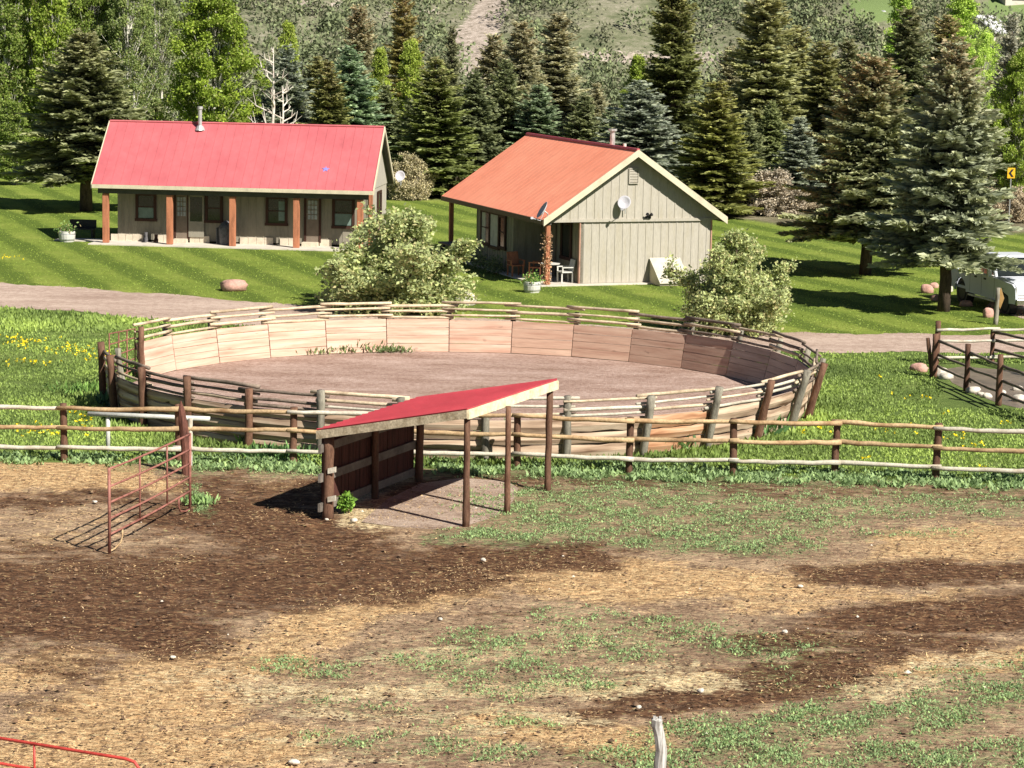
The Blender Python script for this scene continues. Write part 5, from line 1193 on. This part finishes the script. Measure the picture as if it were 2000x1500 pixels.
for i, (u, v, w_, h_, mt, lb) in enumerate((
    (1812, 573, .50, .40, 'rock_pink', 'largest pinkish rock left of the near spruce trunk'), (1826, 563, .34, .25, 'rock_pink', 'flat pink rock behind the largest one, left of the spruce trunk'),
    (1828, 588, .30, .30, 'rock_pink', 'small pink block touching the left of the near spruce trunk'), (1857, 571, .22, .30, 'rock_pale', 'pale upright rock between spruce trunk and truck wheel'),
    (1887, 599, .50, .26, 'rock_pink', 'long pink rock below the truck door'), (1931, 621, .40, .42, 'rock_pink', 'squarish pink rock left of the diamond sign post'),
    (1992, 605, .34, .16, 'rock_pale', 'flat pale rock under the truck bumper at the right edge'),
    (1797, 727, .50, .30, 'rock_pink', 'pink rock in the grass left of the creek corner post'), (1838, 738, .50, .34, 'rock_pale', 'big white rock at the foot of the creek corner post'), (1850, 742, .45, .24, 'rock_pale', 'white rock just right of the big one by the creek corner post'),
    (1902, 769, .42, .22, 'rock_pale', 'white angular rock on the creek bank between two fence posts'), (1918, 774, .22, .12, 'rock_pale', 'tiny pale rock on the creek bank in the middle of the bank row'), (1930, 778, .26, .16, 'rock_pale', 'small white rock on the creek bank left of the third post'),
    (1960, 770, .22, .12, 'rock_pale', 'small white rock in the muddy creek right of the third post'), (1990, 764, .34, .16, 'rock_pale', 'flat white rock in the creek near the right edge, upper one'), (1991, 786, .36, .24, 'rock_pale', 'white rock in the creek near the right edge, lower one'),
    (690, 1022, .14, .09, 'rock_pale', 'small white stone on the dirt before the shelter'), (637, 1019, .08, .05, 'rock_pale', 'tiny white stone at the shelter corner post'),
    (944, 1099, .10, .07, 'rock_pale', 'white pebble on dark dirt below the shelter'), (860, 1215, .08, .05, 'rock_pale', 'white pebble in the middle of the straw band'), (183, 984, .12, .05, 'rock_pale', 'flat white stone left of the open gate'),
    (1370, 1357, .10, .07, 'rock_pale', 'white pebble on the brown dirt right of the silver post'), (1248, 1389, .08, .06, 'rock_pale', 'pebble just above left of the silver post'),
    (572, 1498, .16, .08, 'rock_pale', 'pale stone at the bottom edge left of centre'), (335, 1290, .10, .05, 'rock_pale', 'pale stone on the left part of the straw'), (1565, 1150, .10, .05, 'rock_pale', 'pale stone on the tan band at right'),
    (1535, 1240, .09, .06, 'rock_pale', 'pale stone at the left end of the thin straw line'))):
    rock(u, v, w_, h_, mt, lb, 10+i)
# ---------------- diamond sign post and chevron sign
p = Vector(G(1944, 634)); t = thing('sign_post', 'weathered wooden post with a yellow-brown diamond sign seen nearly edge-on', 'sign', p); zt = AT(1949, 562, p.y).z
m_ = MB(); m_.pole((0, 0, -.1), (.05, 0, zt), .085, .075, 8); m_.build('post', M['pole_grey'], t, smooth=True)
m_ = MB(); c = Vector((.13, -.03, zt-.36)); q = [c+Vector((.12*a, -.30*a*0+.0, 0))+Vector((0, 0, b)) for a, b in ((-1, 0), (0, .36), (1, 0), (0, -.36))]
dd = Vector((.01, .03, 0)); m_.add([tuple(x-dd) for x in q]+[tuple(x+dd) for x in q], [(0, 3, 2, 1), (4, 5, 6, 7), (0, 1, 5, 4), (1, 2, 6, 5), (2, 3, 7, 6), (3, 0, 4, 7)]); m_.build('diamond_panel', simple('aged_sign', (.34, .20, .07), .6, .25), t)
Yc = 122.; p = AT(1975, 338, Yc); t = thing('chevron_sign', 'small yellow road sign with a black left-pointing chevron at the right edge', 'sign', (p.x, Yc, 0))
m_ = MB(); m_.tube([(0, .03, 0), (0, .03, p.z+.2)], .03, 6); m_.build('post', M['steel'], t)
hh_, ww_ = .26, .19; m_ = MB(); m_.box((-ww_, -.02, p.z-hh_), (ww_, .0, p.z+hh_)); m_.build('panel', M['yellow'], t)
m_ = MB()
for s_ in (1, -1): m_.add([(-.13, -.03, p.z), (-.01, -.03, p.z), (.13, -.03, p.z+s_*.19), (.01, -.03, p.z+s_*.19)], [(0, 1, 2, 3)])
m_.build('chevron', M['dark'], t)
# ---------------- pickup truck, cut by the right edge
print('truck...')
HD = R_(-76); q = Vector(G(1965, 613)); fw_ = Vector((cos(HD), sin(HD), 0)); lf_ = Vector((-sin(HD), cos(HD), 0))
ctr = q-fw_*1.85+lf_*.82
TK = thing('pickup_truck', 'white crew-cab pickup parked at the right edge, nose towards the viewer', 'pickup truck', ctr, HD)
def prof(mb, pts, y0, y1, y0t=None, mi=0):
    n = len(pts); vs = [(x, y0, z) for x, z in pts]+[(x, y1, z) for x, z in pts]
    mb.add(vs, [tuple(range(n)), tuple(range(n, 2*n))[::-1]]+[(i, i+n, (i+1) % n+n, (i+1) % n) for i in range(n)], mi)
def arch(cx, r=.50, z0=.42, n=10): return [(cx+r*cos(pi*(1-i/n)), z0+r*sin(pi*(1-i/n))) for i in range(n+1)]
b = MB(); side = [(-2.9, .55), (-2.9, 1.18), (-.95, 1.22), (-.95, 1.20), (1.15, 1.20), (2.55, 1.12), (2.82, .98), (2.88, .62), (2.82, .45)]+[(2.35, .42)]+arch(1.85)[::-1]+[(1.3, .42), (-1.25, .45)]+arch(-1.75)[::-1]+[(-2.3, .5)]
prof(b, side, -.98, -.90); prof(b, side, .90, .98)
b.box((-2.9, -.9, .55), (-2.82, .9, 1.16)); b.box((-2.82, -.9, .52), (-.95, .9, .62)); b.box((-1.0, -.9, .5), (1.2, .9, .9)); b.box((-1.02, -.9, .62), (-.95, .9, 1.2))
prof(b, [(1.1, .9), (1.1, 1.22), (1.6, 1.25), (2.5, 1.16), (2.80, 1.02), (2.84, .66), (2.3, .62)], -.90, .90)
for s_ in (-1, 1):
    b.hexa([(1.0, s_*.90, 1.16), (2.5, s_*.86, 1.10), (2.5, s_*.60, 1.10), (1.0, s_*.60, 1.16), (1.0, s_*.88, 1.24), (2.5, s_*.84, 1.17), (2.5, s_*.60, 1.17), (1.0, s_*.60, 1.25)])
b.build('body', M['carpaint'], TK, bevel=.02)
c = MB(); zt = 1.93
c.hexa([(-.95, -.95, 1.18), (1.15, -.95, 1.18), (1.15, .95, 1.18), (-.95, .95, 1.18), (-.78, -.78, zt), (.42, -.78, zt), (.42, .78, zt), (-.78, .78, zt)])
cab = c.build('cab', M['carpaint'], TK, bevel=.05)
c = MB(); lerp_ = lambda a, b, t: a+(b-a)*t
def cs(x, z, s_, o=.006): t = (z-1.18)/(zt-1.18); y = lerp_(.95, .78, t)+o; return (x, s_*y, z)
for s_ in (-1, 1):
    for x0, x1, x0t, x1t in ((-.68, .02, -.60, .02), (.10, .92, .10, .42)):
        qd = [cs(x0, 1.26, s_), cs(x1, 1.26, s_), cs(x1t, 1.80, s_), cs(x0t, 1.80, s_)]; c.add(qd, [(0, 1, 2, 3) if s_ < 0 else (3, 2, 1, 0)])
wx = lambda z: lerp_(1.15, .42, (z-1.18)/(zt-1.18))+.008
c.add([(wx(1.24), -.84, 1.24), (wx(1.24), .84, 1.24), (wx(1.85), .70, 1.85), (wx(1.85), -.70, 1.85)], [(0, 1, 2, 3)])
c.build('window_glass', M['glass'], cab)
g_ = MB(); g_.box((2.83, -.55, .70), (2.87, .55, 1.0)); g_.build('grille', M['chrome'], TK)
g_ = MB(); g_.box((2.80, -.97, .42), (2.98, .97, .64)); g_.build('bumper', M['chrome'], TK, bevel=.03)
g_ = MB(); g_.box((-3.0, -.95, .45), (-2.9, .95, .62)); g_.build('bumper', M['chrome'], TK, bevel=.03)
for s_ in (-1, 1):
    g_ = MB(); g_.box((2.70, s_*.60, .76), (2.86, s_*.955, 1.03)); g_.build('headlight', M['lamp'], TK, bevel=.02)
    g_ = MB(); g_.tube([(.95, s_*.93, 1.25), (1.0, s_*1.12, 1.30)], .03, 6); g_.box((.96, s_*1.05, 1.22), (1.06, s_*1.22, 1.50)); g_.build('wing_mirror', M['white'], TK, bevel=.02)
    g_ = MB(); g_.box((-.9, s_*.99, .36), (1.3, s_*1.06, .42)); g_.build('side_step', M['steel'], TK)
    for x in (-.55, .25): g_ = MB(); g_.box((x, s_*.98, 1.05), (x+.18, s_*1.0, 1.11)); g_.build('door_handle', M['dark'], TK)
    g_ = MB()
    for x in (-.93, .05, 1.12): g_.box((x, s_*.981, .5), (x+.014, s_*.9835, 1.18))
    g_.build('door_seam', M['dark'], TK)
    for x in (-1.75, 1.85):
        wt = MB(); s0 = s_*.78; vs = []
        n_ = 20; pr_ = [(.20, -.11), (.37, -.12), (.40, -.09), (.40, .09), (.37, .12), (.20, .11)]
        for i in range(n_):
            a = 2*pi*i/n_
            for r_, yy_ in pr_: vs.append((x+r_*cos(a), s0+yy_*s_, .40+r_*sin(a)))
        k_ = len(pr_); wt.add(vs, [(i*k_+j, i*k_+j+1, ((i+1) % n_)*k_+j+1, ((i+1) % n_)*k_+j) for i in range(n_) for j in range(k_-1)])
        wh = wt.build('wheel', M['tyre'], TK, smooth=True)
        rm = MB(); rm.tube([(x, s0-.09*s_, .40), (x, s0+.10*s_, .40)], .21, 18)
        rm.build('rim', M['steel'], wh)
        hole = MB(); hole.tube([(x, s_*.60, .42), (x, s_*.895, .42)], .49, 18, cap=True); hole.build('wheel_well', M['dark'], wh)
# ============================================================ TREES
print('trees...')
DK = (.135, .155, .085); BL = (.215, .24, .20); YL = (.20, .21, .095); MG = (.17, .19, .105); GR = (.25, .25, .17)
ASP = (.15, .205, .03); ASP2 = (.115, .16, .034); LIME = (.20, .255, .045)
gN = 'ornamental spruces on the lawn'
tree('spruceA', 'spruce_tree', 'big coned spruce, left one of the ornamental pair on the right lawn', 'tree', 1690, 0, 108, 132, (.20, .215, .13), .9, 1.0, gN, base=(1690, 536))
tree('spruceB', 'spruce_tree', 'largest and nearest spruce, its trunk standing beside the parked truck', 'tree', 1842, 0, 78, 124, (.215, .235, .165), .8, 2.0, gN, base=(1842, 608))
tree('spruceB', 'spruce_tree', 'big grey-green spruce with brown cones at the left end of the long cabin', 'tree', 168, 0, 62, 128, (.175, .19, .105), .2, .4, gN, base=(168, 412))
C_ = [ # key, u, Y, vtop, half, col, cone, label
 ('spruceC', 560, 150, 92, 58, BL, 0, 'blue-grey spruce behind the bare white tree'),
 ('spruceD', 640, 147, 118, 48, (.15, .16, .06), .5, 'dark olive spruce over the right half of the long roof'),
 ('spruceC', 682, 152, 92, 66, (.19, .25, .165), 0, 'pale blue-green spruce with open branches above the long roof end'),
 ('spruceD', 752, 156, 165, 40, MG, 0, 'small dark spruce above the right end of the long roof'),
 ('spruceD', 850, 137, 112, 72, (.15, .175, .065), .35, 'broad dark spruce in the gap between the cabins'),
 ('spruceC', 925, 146, 140, 52, DK, 0, 'dark spruce left of the orange roof'),
 ('spruceC', 985, 150, 120, 50, MG, 0, 'slender spruce rising over the back corner of the orange roof'),
 ('spruceD', 1050, 148, 165, 60, (.17, .215, .14), 0, 'blue-green spruce right above the orange roof ridge'),
 ('firE', 1015, 160, 45, 40, GR, .5, 'tall thin yellowish conifer above the orange roof, left of a similar one'),
 ('firF', 1085, 166, 25, 44, GR, .4, 'tall dark conifer above the roof ridge pipe'),
 ('firE', 700, 168, 15, 34, GR, .8, 'tall brownish conifer in the gap of bright aspens at upper left centre'),
 ('firF', 785, 168, -10, 32, (.21, .20, .08), .8, 'tall rusty-tipped conifer right of the brownish one'),
 ('firF', 880, 164, 50, 18, (.14, .15, .09), .2, 'thin half-dead conifer in front of the pale dirt track'),
 ('spruceC', 1245, 141, 160, 78, BL, 0, 'broad blue spruce behind the gable peak'),
 ('firE', 1310, 158, -45, 46, (.14, .155, .06), .4, 'very tall dark conifer behind the gable, reaching the top edge'),
 ('spruceD', 1398, 127, 158, 74, (.175, .185, .065), .3, 'yellow-green spruce standing right of the gabled cabin'),
 ('firE', 1485, 150, -40, 56, (.235, .245, .13), .3, 'tall light green conifer right of centre reaching the top edge'),
 ('spruceD', 1560, 140, 228, 46, BL, 0, 'small blue spruce left of the ornamental pair'),
 ('spruceC', 1460, 140, 225, 40, MG, 0, 'small green spruce between the yellow-green one and the blue one'),
 ('firF', 1600, 158, 80, 40, YL, .3, 'mid-height yellowish conifer above the small blue spruce'),
 ('firF', 1548, 163, 50, 38, YL, .3, 'narrow conifer right of the tall light green one'),
 ('firF', 1650, 160, 75, 34, MG, .3, 'narrow conifer just left of the coned spruce top'),
 ('firE', 1765, 152, 20, 46, DK, .3, 'tall dark conifer between the tops of the ornamental pair'),
 ('firF', 1840, 156, 30, 42, (.18, .19, .08), .7, 'tall brownish conifer behind the nearest spruce'),
 ('firF', 1965, 150, 25, 26, (.26, .26, .22), 0, 'thin grey dying conifer at the right edge'),
 ('spruceD', 1895, 142, 165, 44, MG, .1, 'dark green spruce filling in behind the truck, above the lawn'),
 ('spruceC', 1140, 148, 185, 44, MG, 0, 'mid green spruce behind the roof vent'),
 ('spruceC', 800, 152, 200, 40, DK, 0, 'dark low spruce left of the broad one between cabins'),
 ('spruceD', 1190, 152, 210, 40, (.18, .22, .14), 0, 'grey-green spruce left of the broad blue one'),
 ('spruceC', 1350, 146, 260, 40, DK, 0, 'dark low spruce squeezed behind the right roof slope'),
 ('spruceC', 500, 153, 190, 40, DK, 0, 'dark spruce low behind the long roof, left of the bare tree'),
 ('spruceD', 300, 152, 190, 46, MG, .1, 'grey-green spruce low behind the left part of the long roof'),
 ('spruceC', 235, 146, 180, 50, (.16, .18, .09), .2, 'spruce right of the big coned one at the left end'),
 ('firF', 1420, 166, 90, 30, GR, .3, 'greyish conifer on the slope above the yellow-green spruce'),
 ('firE', 960, 168, 70, 34, GR, .5, 'greyish brown conifer on the slope right of the pale dirt track'),
 ('spruceD', 1730, 138, 260, 50, DK, 0, 'dark spruce deep between the ornamental pair'),
 ('spruceC', 1620, 143, 250, 44, DK, 0, 'dark spruce hidden left behind the coned ornamental one'),
 ('spruceC', 1505, 146, 200, 38, (.17, .195, .09), 0, 'slim spruce at the foot of the tall light green conifer'),
]
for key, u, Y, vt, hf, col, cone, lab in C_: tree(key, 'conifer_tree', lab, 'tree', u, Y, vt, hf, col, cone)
A_L = [
 ('aspenB', 15, 146, -90, 62, ASP2, 'leafy aspen at the extreme left edge'), ('aspenA', 62, 150, -80, 66, ASP, 'dense green aspen second from the left edge'),
 ('aspenB', 110, 146, -90, 58, ASP, 'aspen with white trunk showing left of the coned spruce tip'), ('aspenA', 178, 152, -70, 66, (.11, .155, .03), 'aspen right behind the tip of the big coned spruce'),
 ('aspenC', 262, 150, -60, 62, (.13, .17, .055), 'sparse grey-green aspen with a leaning white trunk'), ('aspenC', 318, 158, -40, 48, (.13, .165, .06), 'thin pale aspen left of the big bright one'),
 ('aspenA', 412, 138, -28, 88, ASP, 'big bright aspen above the stove pipe of the long roof'),
 ('aspenB', 566, 163, 48, 32, LIME, 'small lime-green aspen above the bare white tree'),
 ('aspenB', 738, 158, 98, 34, LIME, 'lime-green aspen, left of the touching pair at upper centre'), ('aspenB', 795, 159, 82, 38, LIME, 'lime-green aspen, right of the touching pair at upper centre'),
 ('aspenB', 1240, 158, 112, 42, (.18, .24, .04), 'lime-green aspen behind the blue spruce at the gable'),
 ('aspenA', 1985, 142, 100, 56, (.16, .22, .035), 'bright green aspen at the right edge above the chevron sign'), ('aspenB', 1745, 185, -30, 46, (.24, .34, .07), 'aspen grove tree on the upper right slope, left one'),
 ('aspenB', 1860, 188, -20, 50, (.26, .36, .07), 'aspen on the upper right slope beside the far roof'), ('aspenC', 1915, 172, 60, 44, (.30, .40, .09), 'pale willow-green tree under the far roof at upper right'),
 ('aspenB', 30, 140, 200, 46, (.13, .18, .04), 'low dark aspen beside the lawn at the left edge')]
for key, u, Y, vt, hf, col, lab in A_L: tree(key, 'aspen_tree', lab, 'tree', u, Y, vt, hf, col, .3)
# silvery shrubs at the road
tree('olive', 'silver_shrub', 'wide silvery-green shrub behind the pen, between the two cabins', 'shrub', 0, 0, 405, 190, (.25, .285, .135), .85, .3, 'silvery shrubs by the road', base=(775, 607))
tree('oliveB', 'silver_shrub', 'rounded silvery-green shrub covering the right corner of the gabled cabin', 'shrub', 0, 0, 436, 136, (.255, .29, .135), .85, 1.5, 'silvery shrubs by the road', base=(1432, 648))
W_ = [(1512, 128, 335, 88, (.27, .235, .19), 'greyish tan leafless willow clump left of the ornamental pair'), (1462, 132, 345, 60, (.25, .215, .17), 'tan willow clump behind the right silvery shrub'),
      (800, 134, 305, 58, (.27, .24, .15), 'tan willow clump right of the long cabin gable'), (768, 136, 335, 26, (.26, .2, .14), 'small tan bush behind the white dish'), (1990, 126, 368, 50, (.28, .235, .17), 'tan brush under the chevron sign'),
      (1935, 132, 370, 50, (.28, .24, .17), 'tan brush left of the chevron sign'), (1650, 130, 400, 60, (.2, .19, .12), 'dim brush behind the left ornamental spruce'), (895, 136, 365, 40, (.22, .19, .13), 'brown brush at the far lawn edge left of the orange roof'),
      (1570, 131, 380, 50, (.26, .22, .16), 'tan brush at the far lawn edge, behind the lawn shadow'), (1780, 131, 395, 60, (.16, .17, .10), 'dim brush behind the nearest spruce')]
for u, Y, vt, hf, col, lab in W_: tree('willow', 'willow_brush', lab, 'shrub', u, Y, vt, hf, col, .4, group='leafless willow brush along the far lawn edge')
for i in range(16):
    u_ = random.uniform(560, 1700) if i < 9 else random.uniform(1500, 2000); Y_ = random.uniform(172, 196); zb = float(hillz(AT(u_, 200, Y_).x, Y_)); p_ = PJ(AT(u_, 200, Y_).x, Y_, zb+random.uniform(3.5, 6.5))
    if strokes(np.array([u_]), np.array([float(p_[1])+60]), S_PINK)[0] > .3: continue
    tree(random.choice(('spruceC', 'spruceD')), 'conifer_tree', 'small conifer among the scrub of the far slope', 'tree', u_, Y_, float(p_[1]), random.uniform(24, 42), random.choice((MG, GR, (.2, .21, .12), YL)), .3, group='small conifers scattered over the far scrubby slope')
# bare white tree behind the long roof
def bare(u, Y, vtop, label, seed):
    x = AT(u, 240, Y).x; H = AT(u, vtop, Y).z; r = random.Random(seed); t = thing('bare_tree', label, 'tree', (x, Y, 0)); m_ = MB(); l_ = MB()
    pts = [(r.uniform(-.05, .05), r.uniform(-.05, .05), H*i/8-.1*(i == 0)) for i in range(9)]; m_.tube(pts, [.13*(1-i/8)**.8+.012 for i in range(9)], 7); m_.build('trunk', M['dead_bark'], t, smooth=True)
    for i in range(20):
        f = r.uniform(.25, .97); a = r.uniform(0, 6.28); L = H*.20*(1.2-f)*r.uniform(.6, 1.5)
        k = f*8; p = Vector(pts[int(k)]).lerp(Vector(pts[min(8, int(k)+1)]), k-int(k)); q = p+Vector((cos(a)*L*.75, sin(a)*L*.75, L*.35)); q2 = q+Vector((cos(a+.5)*L*.15, sin(a+.5)*L*.15, L*.6))
        l_.tube([tuple(p), tuple(q), tuple(q2)], [.045, .028, .01], 5)
        for _ in range(2): a2 = a+r.uniform(-1.2, 1.2); l_.tube([tuple(q), tuple(q+Vector((cos(a2)*L*.4, sin(a2)*L*.4, L*.35)))], [.02, .006], 4)
    l_.build('branches', M['dead_bark'], t)
bare(533, 128, 92, 'bare white tree standing just behind the ridge of the long roof', 3)
bare(552, 126, 168, 'shorter bare pale tree touching the right of the taller one', 9)
# hillside scrub: uncountable
print('scrub...')
n = 4300; Y = HILL0+6+ (115)*RNG.random(n)**.9; X = RNG.uniform(-1, 1, n)*(.25*Y+6); Zs = hillz(X, Y); u, v = PJ(X, Y, Zs)
pk = np.maximum(strokes(u, v, S_PINK), strokes(u, v, S_TURF)*.8); keep = (v < 285) & (v > -60) & (RNG.random(n) > pk*2.2) & ((np.sin(X*.16+Y*.07)+np.sin(X*.07-Y*.13+2)+RNG.normal(0, .5, n)) > -1.35)
X, Y, Zs = X[keep], Y[keep], Zs[keep]; n = len(X); print('scrub', n)
S = RNG.gamma(3, .42, n)+.5; per = 95; idx = np.repeat(np.arange(n), per); N = len(idx)
th = RNG.uniform(0, 2*pi, N); rr = np.sqrt(RNG.random(N)); zf = RNG.random(N)
P = np.stack([X[idx]+np.cos(th)*rr*S[idx]*(1-.5*zf), Y[idx]+np.sin(th)*rr*S[idx]*(1-.5*zf), Zs[idx]+zf*S[idx]*1.15], 1)
A = norm(RNG.normal(0, 1, (N, 3))+np.array([0, 0, .5])); B = norm(np.cross(A, RNG.normal(0, 1, (N, 3))))
tn = np.clip(RNG.normal(.42, .2, n)[idx]+RNG.normal(0, .10, N), 0, 1); brown = (RNG.random(n) < .3)[idx]*.8
V_, q_, at_ = kites(P, A, B, RNG.uniform(.2, .5, N), RNG.uniform(.14, .3, N), tn, brown*1.)
me = npmesh('hillside_scrub', V_, q_, at_); o = link(me, 'hillside_scrub', [leafmat('scrub', .1, .8, (.21, .175, .14), .1)], color=(.115, .135, .075, .5))
tag(o, 'grey-green sagebrush and oak scrub covering the hillside', 'scrub', kind='stuff')
print('done', len(bpy.data.objects))
